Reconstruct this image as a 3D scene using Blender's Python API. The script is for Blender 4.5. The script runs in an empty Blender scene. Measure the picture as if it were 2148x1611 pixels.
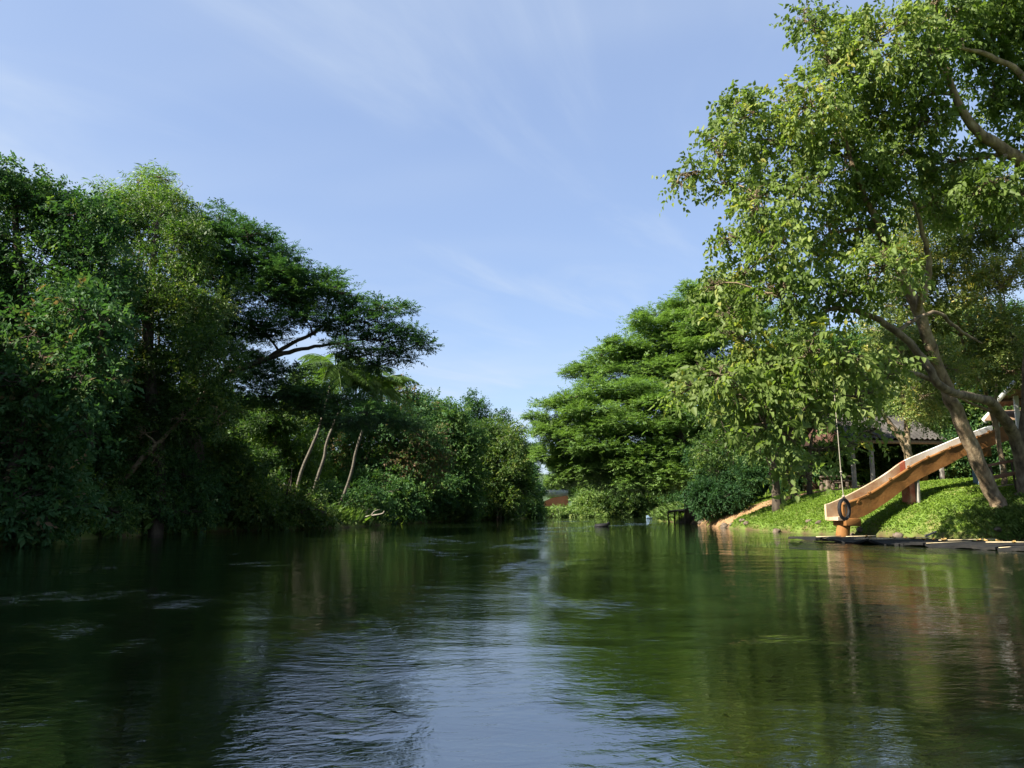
import bpy, math, random
import numpy as np
from math import radians as R

# ------------------------------------------------------------------ camera, sky, sun, exposure
scn = bpy.context.scene
COL = scn.collection
W0, H0, F0 = 2148.0, 1611.0, 1654.0          # photograph size and focal length in its pixels
HORIZON = 1070.0
CAM_Z = 0.9
PITCH = math.atan((HORIZON - H0 / 2) / F0)
SUN_EL, SUN_BACK = R(39), R(24)              # sun high over the bank on the left, a little behind the camera

cam_d = bpy.data.cameras.new("camera")
cam = bpy.data.objects.new("camera", cam_d)
COL.objects.link(cam)
cam.location = (0, 0, CAM_Z)
cam.rotation_euler = (R(90) + PITCH, 0, 0)
cam_d.sensor_width = 36.0
cam_d.lens = 36.0 * F0 / W0
cam_d.clip_start = 0.05
cam_d.clip_end = 6000
scn.camera = cam

world = bpy.data.worlds.new("World")
scn.world = world
world.use_nodes = True
SUNV = np.array([-math.cos(SUN_EL) * math.cos(SUN_BACK), -math.cos(SUN_EL) * math.sin(SUN_BACK), math.sin(SUN_EL)])


def build_world():
    nt = world.node_tree
    N, L = nt.nodes, nt.links
    bg = N["Background"]
    sky = N.new("ShaderNodeTexSky")
    sky.sky_type = 'NISHITA'
    sky.sun_disc = False
    sky.sun_elevation = SUN_EL
    sky.sun_rotation = math.atan2(SUNV[0], SUNV[1])
    sky.altitude = 50
    sky.air_density = 1.0
    sky.dust_density = 0.7
    sky.ozone_density = 2.5
    # thin cirrus: a layer of ice cloud high over the river, part of the sky itself
    tc = N.new("ShaderNodeTexCoord")
    sep = N.new("ShaderNodeSeparateXYZ")
    L.new(tc.outputs["Generated"], sep.inputs[0])
    zc = N.new("ShaderNodeMath"); zc.operation = 'MAXIMUM'; zc.inputs[1].default_value = 0.06
    L.new(sep.outputs["Z"], zc.inputs[0])
    dv = []
    for ax in "XY":
        m = N.new("ShaderNodeMath"); m.operation = 'DIVIDE'
        L.new(sep.outputs[ax], m.inputs[0]); L.new(zc.outputs[0], m.inputs[1]); dv.append(m)
    cmb = N.new("ShaderNodeCombineXYZ")
    L.new(dv[0].outputs[0], cmb.inputs[0]); L.new(dv[1].outputs[0], cmb.inputs[1])

    def layer(scale, rot, loc, detail, dist, lo, hi, amount):
        m0 = N.new("ShaderNodeMapping"); m0.inputs["Rotation"].default_value = (0, 0, R(rot))
        L.new(cmb.outputs[0], m0.inputs[0])
        mp = N.new("ShaderNodeMapping"); mp.inputs["Scale"].default_value = scale; mp.inputs["Location"].default_value = loc
        L.new(m0.outputs[0], mp.inputs[0])
        nz = N.new("ShaderNodeTexNoise"); nz.inputs["Scale"].default_value = 1.0
        nz.inputs["Detail"].default_value = detail; nz.inputs["Roughness"].default_value = 0.55
        nz.inputs["Distortion"].default_value = dist
        L.new(mp.outputs[0], nz.inputs["Vector"])
        mr = N.new("ShaderNodeMapRange"); mr.interpolation_type = 'SMOOTHSTEP'
        mr.inputs["From Min"].default_value = lo; mr.inputs["From Max"].default_value = hi
        mr.inputs["To Max"].default_value = amount
        L.new(nz.outputs["Fac"], mr.inputs["Value"])
        return mr
    a = layer((0.5, 1.6, 1), -62, (3.1, 0.4, 0), 8, 0.9, 0.45, 0.8, 0.36)
    b = layer((0.25, 0.35, 1), 20, (1.7, 5.2, 0), 4, 0.2, 0.36, 0.72, 0.5)
    ad = N.new("ShaderNodeMath"); ad.operation = 'ADD'; ad.use_clamp = True
    L.new(a.outputs[0], ad.inputs[0]); L.new(b.outputs[0], ad.inputs[1])
    mix = N.new("ShaderNodeMix"); mix.data_type = 'RGBA'
    L.new(ad.outputs[0], mix.inputs["Factor"])
    mix.inputs["B"].default_value = (2.3, 2.65, 3.1, 1)
    # an even high veil of haze that pales the blue
    veil = N.new("ShaderNodeMix"); veil.data_type = 'RGBA'; veil.inputs["Factor"].default_value = 0.65
    L.new(sky.outputs[0], veil.inputs["A"]); veil.inputs["B"].default_value = (1.18, 1.53, 2.38, 1)
    L.new(veil.outputs["Result"], mix.inputs["A"])
    L.new(mix.outputs["Result"], bg.inputs["Color"])
    bg.inputs["Strength"].default_value = 0.092


build_world()
sun_d = bpy.data.lights.new("sun", 'SUN')
sun_d.energy = 4.8
sun_d.angle = R(0.5)
sun_d.color = (1.0, 0.93, 0.8)
sun = bpy.data.objects.new("sun", sun_d)
COL.objects.link(sun)
from mathutils import Vector
sun.rotation_euler = Vector(-SUNV).to_track_quat('-Z', 'Y').to_euler()
scn.view_settings.view_transform = 'Standard'
scn.view_settings.look = 'None'
scn.view_settings.exposure = 1.75
scn.view_settings.gamma = 1
cy = scn.cycles
cy.max_bounces = 10; cy.diffuse_bounces = 6; cy.glossy_bounces = 3; cy.transmission_bounces = 6
cy.transparent_max_bounces = 4
cy.caustics_reflective = False; cy.caustics_refractive = False
cy.sample_clamp_indirect = 4.0

# ------------------------------------------------------------------ helpers
CP, SP = math.cos(PITCH), math.sin(PITCH)


def ray(px, py):
    u, w = px - W0 / 2, H0 / 2 - py
    return np.array([u, F0 * CP - w * SP, F0 * SP + w * CP])


def P(px, py, d):
    """the point d metres ahead seen at a place of the photograph"""
    r = ray(px, py)
    return np.array([0, 0, CAM_Z]) + r * (d / r[1])


def on_plane(px, py, o, direction):
    """the point of the vertical plane through o along direction, seen at (px, py)"""
    n = np.array([-direction[1], direction[0], 0.0])
    r = ray(px, py); c = np.array([0, 0, CAM_Z])
    return c + r * (np.dot(np.asarray(o) - c, n) / np.dot(r, n))


def nrm(a):
    return a / np.maximum(np.linalg.norm(a, axis=-1, keepdims=True), 1e-9)


def link(o, parent=None):
    COL.objects.link(o)
    if parent is not None:
        o.parent = parent
    return o


def mesh_obj(name, verts, faces, mat, parent=None, smooth=False, attrs=None):
    """faces: list of integer arrays, each (n, k)"""
    verts = np.asarray(verts, np.float32)
    me = bpy.data.meshes.new(name)
    me.vertices.add(len(verts)); me.vertices.foreach_set("co", verts.ravel())
    faces = [np.asarray(f, np.int32) for f in faces if len(f)]
    nl = sum(f.size for f in faces); npol = sum(len(f) for f in faces)
    me.loops.add(nl); me.polygons.add(npol)
    me.loops.foreach_set("vertex_index", np.concatenate([f.ravel() for f in faces]))
    tot = np.concatenate([np.full(len(f), f.shape[1], np.int32) for f in faces])
    start = np.concatenate([[0], np.cumsum(tot)[:-1]]).astype(np.int32)
    me.polygons.foreach_set("loop_start", start)
    if smooth:
        me.polygons.foreach_set("use_smooth", np.ones(npol, bool))
    for k, v in (attrs or {}).items():
        at = me.attributes.new(k, 'FLOAT', 'POINT'); at.data.foreach_set("value", np.asarray(v, np.float32))
    me.update(calc_edges=True)
    me.materials.append(mat)
    return link(bpy.data.objects.new(name, me), parent)


def thing(name, loc, label, cat, group=None, rz=0.0):
    o = bpy.data.objects.new(name, None)
    o.empty_display_size = 0.2
    COL.objects.link(o); o.location = loc; o.rotation_euler = (0, 0, rz)
    return tag(o, label, cat, group)


def tag(o, label, cat, group=None, kind=None):
    if label: o["label"] = label
    if cat: o["category"] = cat
    if group: o["group"] = group
    if kind: o["kind"] = kind
    return o


def copy_tree(o, loc, rz, scale, label, parent=None):
    c = o.copy(); COL.objects.link(c)
    if parent is None:
        c.location = loc; c.rotation_euler = (0, 0, rz); c.scale = scale
        c["label"] = label
    else:
        c.parent = parent
    for ch in list(o.children):
        copy_tree(ch, None, 0, None, None, c)
    return c


class MB:
    """collects shapes that become one mesh"""
    def __init__(s):
        s.v = []; s.f = {3: [], 4: []}; s.n = 0; s.big = []

    def add(s, v, quads=(), tris=()):
        v = np.asarray(v, float)
        if len(quads): s.f[4].append(np.asarray(quads, int) + s.n)
        if len(tris): s.f[3].append(np.asarray(tris, int) + s.n)
        s.v.append(v); s.n += len(v)

    def tube(s, pts, radii, n=7, cap=True):
        pts = np.asarray(pts, float); k = len(pts)
        radii = np.broadcast_to(np.asarray(radii, float), (k,))
        t = nrm(np.gradient(pts, axis=0))
        a = np.array([0, 0, 1.0]) if abs(t[0][2]) < 0.9 else np.array([1.0, 0, 0])
        u = nrm(np.cross(t, a)); w = np.cross(t, u)
        ang = np.linspace(0, 2 * np.pi, n, endpoint=False)
        ring = pts[:, None] + radii[:, None, None] * (np.cos(ang)[None, :, None] * u[:, None] + np.sin(ang)[None, :, None] * w[:, None])
        i = np.arange(k - 1)[:, None] * n; j = np.arange(n)[None]
        j2 = (j + 1) % n
        q = np.stack([i + j, i + j2, i + n + j2, i + n + j], -1).reshape(-1, 4)
        v = ring.reshape(-1, 3)
        tr = []
        if cap:
            v = np.vstack([v, pts[:1], pts[-1:]])
            a0, a1 = k * n, k * n + 1
            jj = np.arange(n); jn = (jj + 1) % n
            tr = np.vstack([np.stack([np.full(n, a0), jn, jj], 1), np.stack([np.full(n, a1), (k - 1) * n + jj, (k - 1) * n + jn], 1)])
        s.add(v, q, tr)

    def box(s, c, size, rz=0.0, ry=0.0):
        h = np.asarray(size) / 2.0
        v = np.array([[x, y, z] for x in (-1, 1) for y in (-1, 1) for z in (-1, 1)]) * h
        s.add(rot(v, rz, ry) + np.asarray(c), [[0, 1, 3, 2], [4, 6, 7, 5], [0, 4, 5, 1], [2, 3, 7, 6], [0, 2, 6, 4], [1, 5, 7, 3]])

    def bar(s, a, b, w, h, up=(0, 0, 1)):
        """rectangular bar from a to b"""
        a, b = np.asarray(a, float), np.asarray(b, float)
        t = nrm(b - a); sd = nrm(np.cross(t, np.asarray(up, float))); u = np.cross(sd, t)
        v = [p + x * sd * w / 2 + z * u * h / 2 for p in (a, b) for x, z in ((-1, -1), (1, -1), (1, 1), (-1, 1))]
        s.add(v, [[3, 2, 1, 0], [4, 5, 6, 7], [0, 1, 5, 4], [1, 2, 6, 5], [2, 3, 7, 6], [3, 0, 4, 7]])

    def grid(s, g, flip=False):
        """g: (r, c, 3) sheet"""
        r, c = g.shape[:2]
        i = np.arange(r - 1)[:, None] * c; j = np.arange(c - 1)[None]
        q = np.stack([i + j, i + j + 1, i + c + j + 1, i + c + j], -1).reshape(-1, 4)
        s.add(g.reshape(-1, 3), q[:, ::-1] if flip else q)

    def build(s, name, mat, parent=None, smooth=False, bevel=0.0, attrs=None):
        v = np.vstack(s.v)
        fs = [np.vstack(f) for f in s.f.values() if f]
        if parent is not None:
            v = v - np.array(parent.location)
        o = mesh_obj(name, v, fs, mat, parent, smooth, attrs)
        if bevel:
            m = o.modifiers.new("bevel", 'BEVEL'); m.width = bevel; m.segments = 2; m.limit_method = 'ANGLE'
        return o


def rot(v, rz=0.0, ry=0.0):
    v = np.asarray(v, float)
    if ry:
        c, s_ = math.cos(ry), math.sin(ry)
        v = np.stack([v[..., 0] * c + v[..., 2] * s_, v[..., 1], -v[..., 0] * s_ + v[..., 2] * c], -1)
    if rz:
        c, s_ = math.cos(rz), math.sin(rz)
        v = np.stack([v[..., 0] * c - v[..., 1] * s_, v[..., 0] * s_ + v[..., 1] * c, v[..., 2]], -1)
    return v


def spline(pts, n):
    """smooth curve through points (any dimension), n samples"""
    p = np.asarray(pts, float)
    if len(p) == 2:
        return p[0] + (p[1] - p[0]) * np.linspace(0, 1, n)[:, None]
    q = np.vstack([2 * p[0] - p[1], p, 2 * p[-1] - p[-2]])
    x = np.linspace(0, len(p) - 1 - 1e-6, n); i = x.astype(int); t = (x - i)[:, None]
    a, b, c, d = q[i], q[i + 1], q[i + 2], q[i + 3]
    return 0.5 * (2 * b + (c - a) * t + (2 * a - 5 * b + 4 * c - d) * t ** 2 + (3 * b - a - 3 * c + d) * t ** 3)


def vnoise(x, y, seed=0):
    """cheap smooth value noise for terrain"""
    rs = np.random.RandomState(seed); tab = rs.rand(64, 64)
    xi = np.floor(x).astype(int); yi = np.floor(y).astype(int)
    fx = x - xi; fy = y - yi
    fx = fx * fx * (3 - 2 * fx); fy = fy * fy * (3 - 2 * fy)
    g = lambda a, b: tab[a % 64, b % 64]
    return (g(xi, yi) * (1 - fx) + g(xi + 1, yi) * fx) * (1 - fy) + (g(xi, yi + 1) * (1 - fx) + g(xi + 1, yi + 1) * fx) * fy


def ss(a, b, x):
    t = np.clip((x - a) / (b - a), 0, 1)
    return t * t * (3 - 2 * t)


# ------------------------------------------------------------------ materials
def new_mat(name):
    m = bpy.data.materials.new(name); m.use_nodes = True
    nt = m.node_tree
    return m, nt.nodes, nt.links, nt.nodes["Principled BSDF"]


def ramp(N, stops):
    r = N.new("ShaderNodeValToRGB")
    el = r.color_ramp.elements
    while len(el) < len(stops): el.new(0.5)
    for e, (p, c) in zip(el, stops):
        e.position = p; e.color = (*c, 1)
    return r


def noise(N, L, scale, detail=4, rough=0.55, coord="Object", stretch=None, dist=0.0):
    tc = N.new("ShaderNodeTexCoord"); nz = N.new("ShaderNodeTexNoise")
    nz.inputs["Scale"].default_value = scale; nz.inputs["Detail"].default_value = detail
    nz.inputs["Roughness"].default_value = rough; nz.inputs["Distortion"].default_value = dist
    if stretch:
        mp = N.new("ShaderNodeMapping"); mp.inputs["Scale"].default_value = stretch
        L.new(tc.outputs[coord], mp.inputs[0]); L.new(mp.outputs[0], nz.inputs["Vector"])
    else:
        L.new(tc.outputs[coord], nz.inputs["Vector"])
    return nz


def leaf_mat(name, stops, trans=0.35, rough=0.42, spec=0.45, tr_tint=(1.25, 1.35, 0.6)):
    m, N, L, b = new_mat(name)
    at = N.new("ShaderNodeAttribute"); at.attribute_name = "tint"
    rp = ramp(N, stops); L.new(at.outputs["Fac"], rp.inputs[0])
    L.new(rp.outputs[0], b.inputs["Base Color"])
    b.inputs["Roughness"].default_value = rough
    b.inputs["Specular IOR Level"].default_value = spec
    tr = N.new("ShaderNodeBsdfTranslucent")
    mu = N.new("ShaderNodeMix"); mu.data_type = 'RGBA'; mu.blend_type = 'MULTIPLY'
    mu.inputs["Factor"].default_value = 1
    L.new(rp.outputs[0], mu.inputs["A"]); mu.inputs["B"].default_value = (*tr_tint, 1)
    L.new(mu.outputs["Result"], tr.inputs["Color"])
    mx = N.new("ShaderNodeMixShader"); mx.inputs[0].default_value = trans
    L.new(b.outputs[0], mx.inputs[1]); L.new(tr.outputs[0], mx.inputs[2])
    L.new(mx.outputs[0], N["Material Output"].inputs[0])
    return m


def solid(name, cols, scale=6, rough=0.8, bump=0.2, bscale=None, stretch=None, spec=0.3, detail=6, metal=0.0):
    """surface whose colour wanders through cols"""
    m, N, L, b = new_mat(name)
    nz = noise(N, L, scale, detail, 0.6, stretch=stretch)
    k = len(cols)
    rp = ramp(N, [(0.3 + 0.4 * i / max(1, k - 1), c) for i, c in enumerate(cols)])
    L.new(nz.outputs["Fac"], rp.inputs[0]); L.new(rp.outputs[0], b.inputs["Base Color"])
    b.inputs["Roughness"].default_value = rough
    b.inputs["Specular IOR Level"].default_value = spec
    b.inputs["Metallic"].default_value = metal
    if bump:
        n2 = noise(N, L, bscale or scale * 3, 5, 0.6, stretch=stretch)
        bp = N.new("ShaderNodeBump"); bp.inputs["Strength"].default_value = bump; bp.inputs["Distance"].default_value = 0.03
        L.new(n2.outputs["Fac"], bp.inputs["Height"]); L.new(bp.outputs[0], b.inputs["Normal"])
    return m


M = {}
M['bark_pale'] = solid("pale_bark", [(0.045, 0.034, 0.021), (0.14, 0.10, 0.06), (0.22, 0.165, 0.10), (0.31, 0.25, 0.17)], 5, 0.9, 0.9, 16, (1, 1, 0.55), detail=10)
M['bark_dark'] = solid("dark_bark", [(0.022, 0.017, 0.013), (0.055, 0.042, 0.03), (0.10, 0.08, 0.058)], 4, 0.9, 0.5, 10, (1, 1, 0.4))
M['bark_mid'] = solid("brown_grey_bark", [(0.03, 0.024, 0.017), (0.085, 0.064, 0.042), (0.15, 0.115, 0.075), (0.21, 0.17, 0.12)], 5, 0.9, 0.9, 16, (1, 1, 0.55), detail=10)
M['palm_bark'] = solid("palm_bark", [(0.05, 0.043, 0.034), (0.10, 0.088, 0.07), (0.15, 0.132, 0.105)], 5, 0.9, 0.4, 12, (0.4, 0.4, 3))
M['twig'] = solid("dead_wood", [(0.18, 0.15, 0.12), (0.30, 0.26, 0.21), (0.36, 0.32, 0.27)], 6, 0.9, 0.3)
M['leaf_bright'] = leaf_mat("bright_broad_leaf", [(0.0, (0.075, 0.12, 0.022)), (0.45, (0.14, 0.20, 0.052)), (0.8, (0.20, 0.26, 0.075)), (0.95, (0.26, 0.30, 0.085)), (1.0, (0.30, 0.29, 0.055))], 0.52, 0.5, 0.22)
M['leaf_shade'] = leaf_mat("skylight_tinted_feathery_leaf", [(0.0, (0.028, 0.075, 0.032)), (0.5, (0.052, 0.118, 0.042)), (1.0, (0.10, 0.175, 0.048))], 0.35, 0.5, 0.3)  # bluish skylight on the shaded crown is mixed into this leaf colour
M['leaf_olive'] = leaf_mat("olive_small_leaf", [(0.0, (0.065, 0.10, 0.022)), (0.5, (0.13, 0.18, 0.04)), (0.85, (0.2, 0.24, 0.06)), (1.0, (0.36, 0.3, 0.07))], 0.35)
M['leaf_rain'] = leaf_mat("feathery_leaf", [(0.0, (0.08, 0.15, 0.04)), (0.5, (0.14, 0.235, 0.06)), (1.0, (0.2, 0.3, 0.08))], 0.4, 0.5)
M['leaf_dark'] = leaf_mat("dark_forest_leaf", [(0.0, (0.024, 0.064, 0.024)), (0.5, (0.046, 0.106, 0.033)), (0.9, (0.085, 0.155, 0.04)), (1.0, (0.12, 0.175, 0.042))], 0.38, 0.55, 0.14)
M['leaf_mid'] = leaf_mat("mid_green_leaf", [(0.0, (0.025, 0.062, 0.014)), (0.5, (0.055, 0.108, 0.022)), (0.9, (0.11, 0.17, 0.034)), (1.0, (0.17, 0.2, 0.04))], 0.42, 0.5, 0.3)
M['leaf_flower'] = leaf_mat("flowering_crown", [(0.0, (0.028, 0.075, 0.028)), (0.6, (0.054, 0.122, 0.04)), (0.88, (0.085, 0.13, 0.042)), (1.0, (0.17, 0.11, 0.065))], 0.35, 0.55, 0.14)
M['leaf_bamboo'] = leaf_mat("bamboo_leaf", [(0.0, (0.075, 0.14, 0.024)), (0.6, (0.13, 0.22, 0.035)), (1.0, (0.2, 0.28, 0.05))], 0.45)
M['leaf_palm'] = leaf_mat("palm_frond_leaf", [(0.0, (0.05, 0.10, 0.02)), (0.6, (0.09, 0.16, 0.03)), (1.0, (0.16, 0.2, 0.05))], 0.4)
M['grass'] = leaf_mat("creeping_cover_leaf", [(0.0, (0.075, 0.13, 0.015)), (0.5, (0.135, 0.215, 0.024)), (0.9, (0.19, 0.27, 0.036)), (1.0, (0.27, 0.25, 0.08))], 0.3, 0.55, 0.2)
M['reed'] = leaf_mat("reed_leaf", [(0.0, (0.085, 0.15, 0.03)), (0.6, (0.14, 0.23, 0.042)), (1.0, (0.24, 0.29, 0.08))], 0.3, 0.5)

# ------------------------------------------------------------------ the river and its banks
LEFT = [(-12.0, -80), (-12.0, 0), (-12.2, 12), (-12.3, 18.6), (-13.6, 27), (-13.2, 33), (-10.6, 37), (-8.4, 41), (-7.6, 53), (-3.5, 70), (1.0, 84), (3.6, 93)]
FAR = [(4.6, 98), (8, 101), (12, 103), (17, 106), (30, 113), (70, 128), (160, 150)]
RIGHT = [(160, 128), (70, 110), (30, 98), (18, 91), (15.0, 84), (12.6, 68), (12.0, 56), (10.9, 43), (10.9, 37), (11.2, 32), (12.4, 28), (13.6, 25), (15.0, 22.5), (15.6, 18), (15.0, 10), (14, 0), (14, -80)]
POLY = np.array(LEFT + FAR + RIGHT, float)


def river_dist(x, y):
    """distance to the bank line, positive on land"""
    x = np.asarray(x, float); y = np.asarray(y, float)
    d = np.full(x.shape, 1e9); inside = np.zeros(x.shape, bool)
    n = len(POLY)
    for i in range(n):
        a, b = POLY[i], POLY[(i + 1) % n]
        e = b - a
        t = np.clip(((x - a[0]) * e[0] + (y - a[1]) * e[1]) / (e @ e), 0, 1)
        d = np.minimum(d, np.hypot(x - a[0] - t * e[0], y - a[1] - t * e[1]))
        c = (a[1] > y) != (b[1] > y)
        with np.errstate(divide='ignore', invalid='ignore'):
            inside ^= c & (x < (b[0] - a[0]) * (y - a[1]) / (b[1] - a[1] + 1e-12) + a[0])
    return np.where(inside, -d, d)


PATH_A, PATH_B = np.array([10.7, 42.0]), np.array([14.6, 41.0])


def dirt_mask(x, y):
    """1 on the sandy landing path, 0 in the grass"""
    x = np.asarray(x, float); y = np.asarray(y, float)
    segs = [((10.2, 43), (13.2, 40.4), 1.5), ((13.2, 40.4), (17.5, 39.5), 1.6), ((11.2, 46), (12.8, 57), 1.0), ((17.5, 39.5), (30, 40), 3.0), ((11.4, 54), (15.5, 53), 0.9), ((14.5, 55), (17, 62), 1.6)]
    m = np.zeros(x.shape)
    for a, b, w in segs:
        a = np.array(a, float); e = np.array(b, float) - a
        t = np.clip(((x - a[0]) * e[0] + (y - a[1]) * e[1]) / (e @ e), 0, 1)
        d = np.hypot(x - a[0] - t * e[0], y - a[1] - t * e[1])
        m = np.maximum(m, 1 - ss(w * 0.7, w * 1.25, d + 0.5 * (vnoise(x * 1.3, y * 1.3, 5) - 0.5)))
    return m


def ground_z(x, y):
    x = np.asarray(x, float); y = np.asarray(y, float)
    dd = river_dist(x, y) + 0.5 * (vnoise(x * 0.7 + 9, y * 0.7, 2) - 0.5)
    right = ss(-2, 2, x - np.interp(y, [0, 30, 90, 100], [0, 0, 8, 60]))
    land_r = 2.2 * (1 - np.exp(-np.maximum(dd, 0) / 3.4)) + 0.16 * ss(0, 0.25, dd)
    land_l = 1.25 * (1 - np.exp(-np.maximum(dd, 0) / 2.4)) + 0.12 * ss(0, 0.3, dd)
    lump = (vnoise(x * 0.9, y * 0.9, 3) - 0.5) * 0.22 * ss(0.1, 2, dd) + (vnoise(x * 0.11, y * 0.11, 4) - 0.5) * 1.2 * ss(8, 40, dd)
    z = land_r * right + land_l * (1 - right) + lump
    z = np.where(dd > 0, z, -1.6 * (1 - np.exp(np.minimum(dd, 0) / 1.2)))
    return z


def gz(x, y):
    return float(ground_z(np.array([x]), np.array([y]))[0])


def axis(fine, lo, hi):
    a = []
    for x0, x1, st in fine:
        a.append(np.arange(x0, x1, st))
    mid = np.concatenate(a)
    g = 1.22 ** np.arange(1, 40)
    up = mid[-1] + np.cumsum(0.6 * g); dn = mid[0] - np.cumsum(0.6 * g)
    return np.unique(np.concatenate([dn[dn > lo], [lo], mid, up[up < hi], [hi]]))


def build_ground():
    xs = axis([(-34, -16, 1.0), (-16, 4, 0.5), (4, 26, 0.28), (26, 48, 1.0)], -2500, 2500)
    ys = axis([(-4, 14, 1.2), (14, 62, 0.34), (62, 125, 0.9)], -600, 4200)
    X, Y = np.meshgrid(xs, ys, indexing='ij')
    Z = ground_z(X, Y)
    D = dirt_mask(X, Y)
    RD = river_dist(X, Y)
    m, N, L, b = new_mat("bank_earth")
    at = N.new("ShaderNodeAttribute"); at.attribute_name = "dirt"
    aw = N.new("ShaderNodeAttribute"); aw.attribute_name = "wet"
    n1 = noise(N, L, 1.4, 8, 0.65)
    n2 = noise(N, L, 7, 6, 0.7)
    grass = ramp(N, [(0.3, (0.07, 0.12, 0.02)), (0.5, (0.11, 0.17, 0.03)), (0.68, (0.15, 0.13, 0.05))])
    soil = ramp(N, [(0.3, (0.17, 0.095, 0.045)), (0.5, (0.27, 0.16, 0.08)), (0.7, (0.35, 0.225, 0.125))])
    L.new(n1.outputs["Fac"], grass.inputs[0]); L.new(n2.outputs["Fac"], soil.inputs[0])
    mx = N.new("ShaderNodeMix"); mx.data_type = 'RGBA'
    L.new(at.outputs["Fac"], mx.inputs["Factor"]); L.new(grass.outputs[0], mx.inputs["A"]); L.new(soil.outputs[0], mx.inputs["B"])
    mud = N.new("ShaderNodeMix"); mud.data_type = 'RGBA'
    L.new(aw.outputs["Fac"], mud.inputs["Factor"]); L.new(mx.outputs["Result"], mud.inputs["A"]); mud.inputs["B"].default_value = (0.07, 0.045, 0.025, 1)
    L.new(mud.outputs["Result"], b.inputs["Base Color"])
    b.inputs["Roughness"].default_value = 0.95; b.inputs["Specular IOR Level"].default_value = 0.15
    bp = N.new("ShaderNodeBump"); bp.inputs["Strength"].default_value = 0.6; bp.inputs["Distance"].default_value = 0.06
    L.new(n2.outputs["Fac"], bp.inputs["Height"]); L.new(bp.outputs[0], b.inputs["Normal"])
    mb = MB(); mb.grid(np.stack([X, Y, Z], -1))
    o = mb.build("ground", m, smooth=True, attrs={"dirt": D.ravel(), "wet": (1 - ss(0.0, 0.16, Z)).ravel()})
    tag(o, None, None, kind="structure")


build_ground()


def build_water():
    m, N, L, b = new_mat("river_water")
    b.inputs["Base Color"].default_value = (0.006, 0.012, 0.004, 1)
    b.inputs["Roughness"].default_value = 0.012
    b.inputs["IOR"].default_value = 4.3
    geo = N.new("ShaderNodeNewGeometry")

    def nz(scale, stretch, detail, rough=0.5, dist=0.0, rz=0):
        m0 = N.new("ShaderNodeMapping"); m0.inputs["Rotation"].default_value = (0, 0, R(rz))
        L.new(geo.outputs["Position"], m0.inputs[0])
        mp = N.new("ShaderNodeMapping"); mp.inputs["Scale"].default_value = stretch
        L.new(m0.outputs[0], mp.inputs[0])
        t = N.new("ShaderNodeTexNoise"); t.inputs["Scale"].default_value = scale; t.inputs["Detail"].default_value = detail
        t.inputs["Roughness"].default_value = rough; t.inputs["Distortion"].default_value = dist
        L.new(mp.outputs[0], t.inputs["Vector"])
        return t.outputs["Fac"]

    def mr(s, a, b_, c, d):
        q = N.new("ShaderNodeMapRange"); q.interpolation_type = 'SMOOTHSTEP'
        for k, v in zip(("From Min", "From Max", "To Min", "To Max"), (a, b_, c, d)): q.inputs[k].default_value = v
        L.new(s, q.inputs["Value"]); return q.outputs[0]

    def op(o, a, b_):
        q = N.new("ShaderNodeMath"); q.operation = o
        for i, v in enumerate((a, b_)):
            if isinstance(v, (int, float)): q.inputs[i].default_value = v
            else: L.new(v, q.inputs[i])
        return q.outputs[0]
    # where the current breaks the surface: drifting patches, and a boil where the stream wells up
    patch = mr(nz(0.30, (1, 0.5, 1), 4, 0.62, 0.9, 8), 0.52, 0.68, 0.0, 1.0)
    sp = N.new("ShaderNodeSeparateXYZ"); L.new(geo.outputs["Position"], sp.inputs[0])
    ex = op('DIVIDE', op('ADD', op('ADD', sp.outputs["X"], 0.3), op('MULTIPLY', sp.outputs["Y"], 0.14)), 0.40); ey = op('DIVIDE', op('SUBTRACT', sp.outputs["Y"], 4.2), 2.6)
    wob = op('MULTIPLY', op('SUBTRACT', nz(1.6, (1, 0.6, 1), 4, 0.6, 1.0), 0.5), 1.8)
    boil = mr(op('ADD', op('ADD', op('MULTIPLY', ex, ex), op('MULTIPLY', ey, ey)), wob), 0.2, 1.5, 1.0, 0.0)
    patch = op('MAXIMUM', patch, boil)
    gust = mr(nz(1.1, (0.6, 1.0, 1), 3, 0.6, 1.0, 25), 0.36, 0.62, 0.15, 1.0)
    patch = op('MULTIPLY', patch, gust)
    fine = nz(13.0, (0.55, 1.0, 1), 4, 0.55, 1.1, -14)
    crisp = nz(31.0, (0.6, 1.0, 1), 3, 0.55, 0.8, 20)
    mid = nz(3.4, (0.5, 1.0, 1), 4, 0.58, 1.1, 11)
    swell = nz(0.7, (0.45, 1.0, 1), 2, 0.5, 0.4, 4)
    h = op('ADD', op('MULTIPLY', patch, op('ADD', op('MULTIPLY', fine, 0.016), op('MULTIPLY', crisp, 0.003))),
           op('ADD', op('MULTIPLY', op('MULTIPLY', mid, op('ADD', op('MULTIPLY', patch, 0.8), 0.2)), 0.014), op('ADD', op('MULTIPLY', swell, 0.02), op('MULTIPLY', fine, 0.0017))))
    bp = N.new("ShaderNodeBump"); bp.inputs["Strength"].default_value = 1.0; bp.inputs["Distance"].default_value = 1.0
    L.new(h, bp.inputs["Height"]); L.new(bp.outputs[0], b.inputs["Normal"])
    xs = np.array([-60, 0, 170.0]); ys = np.array([-90, 40, 160.0])
    X, Y = np.meshgrid(xs, ys, indexing='ij')
    mb = MB(); mb.grid(np.stack([X, Y, X * 0], -1))
    tag(mb.build("river_water", m), None, None, kind="structure")


build_water()

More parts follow.
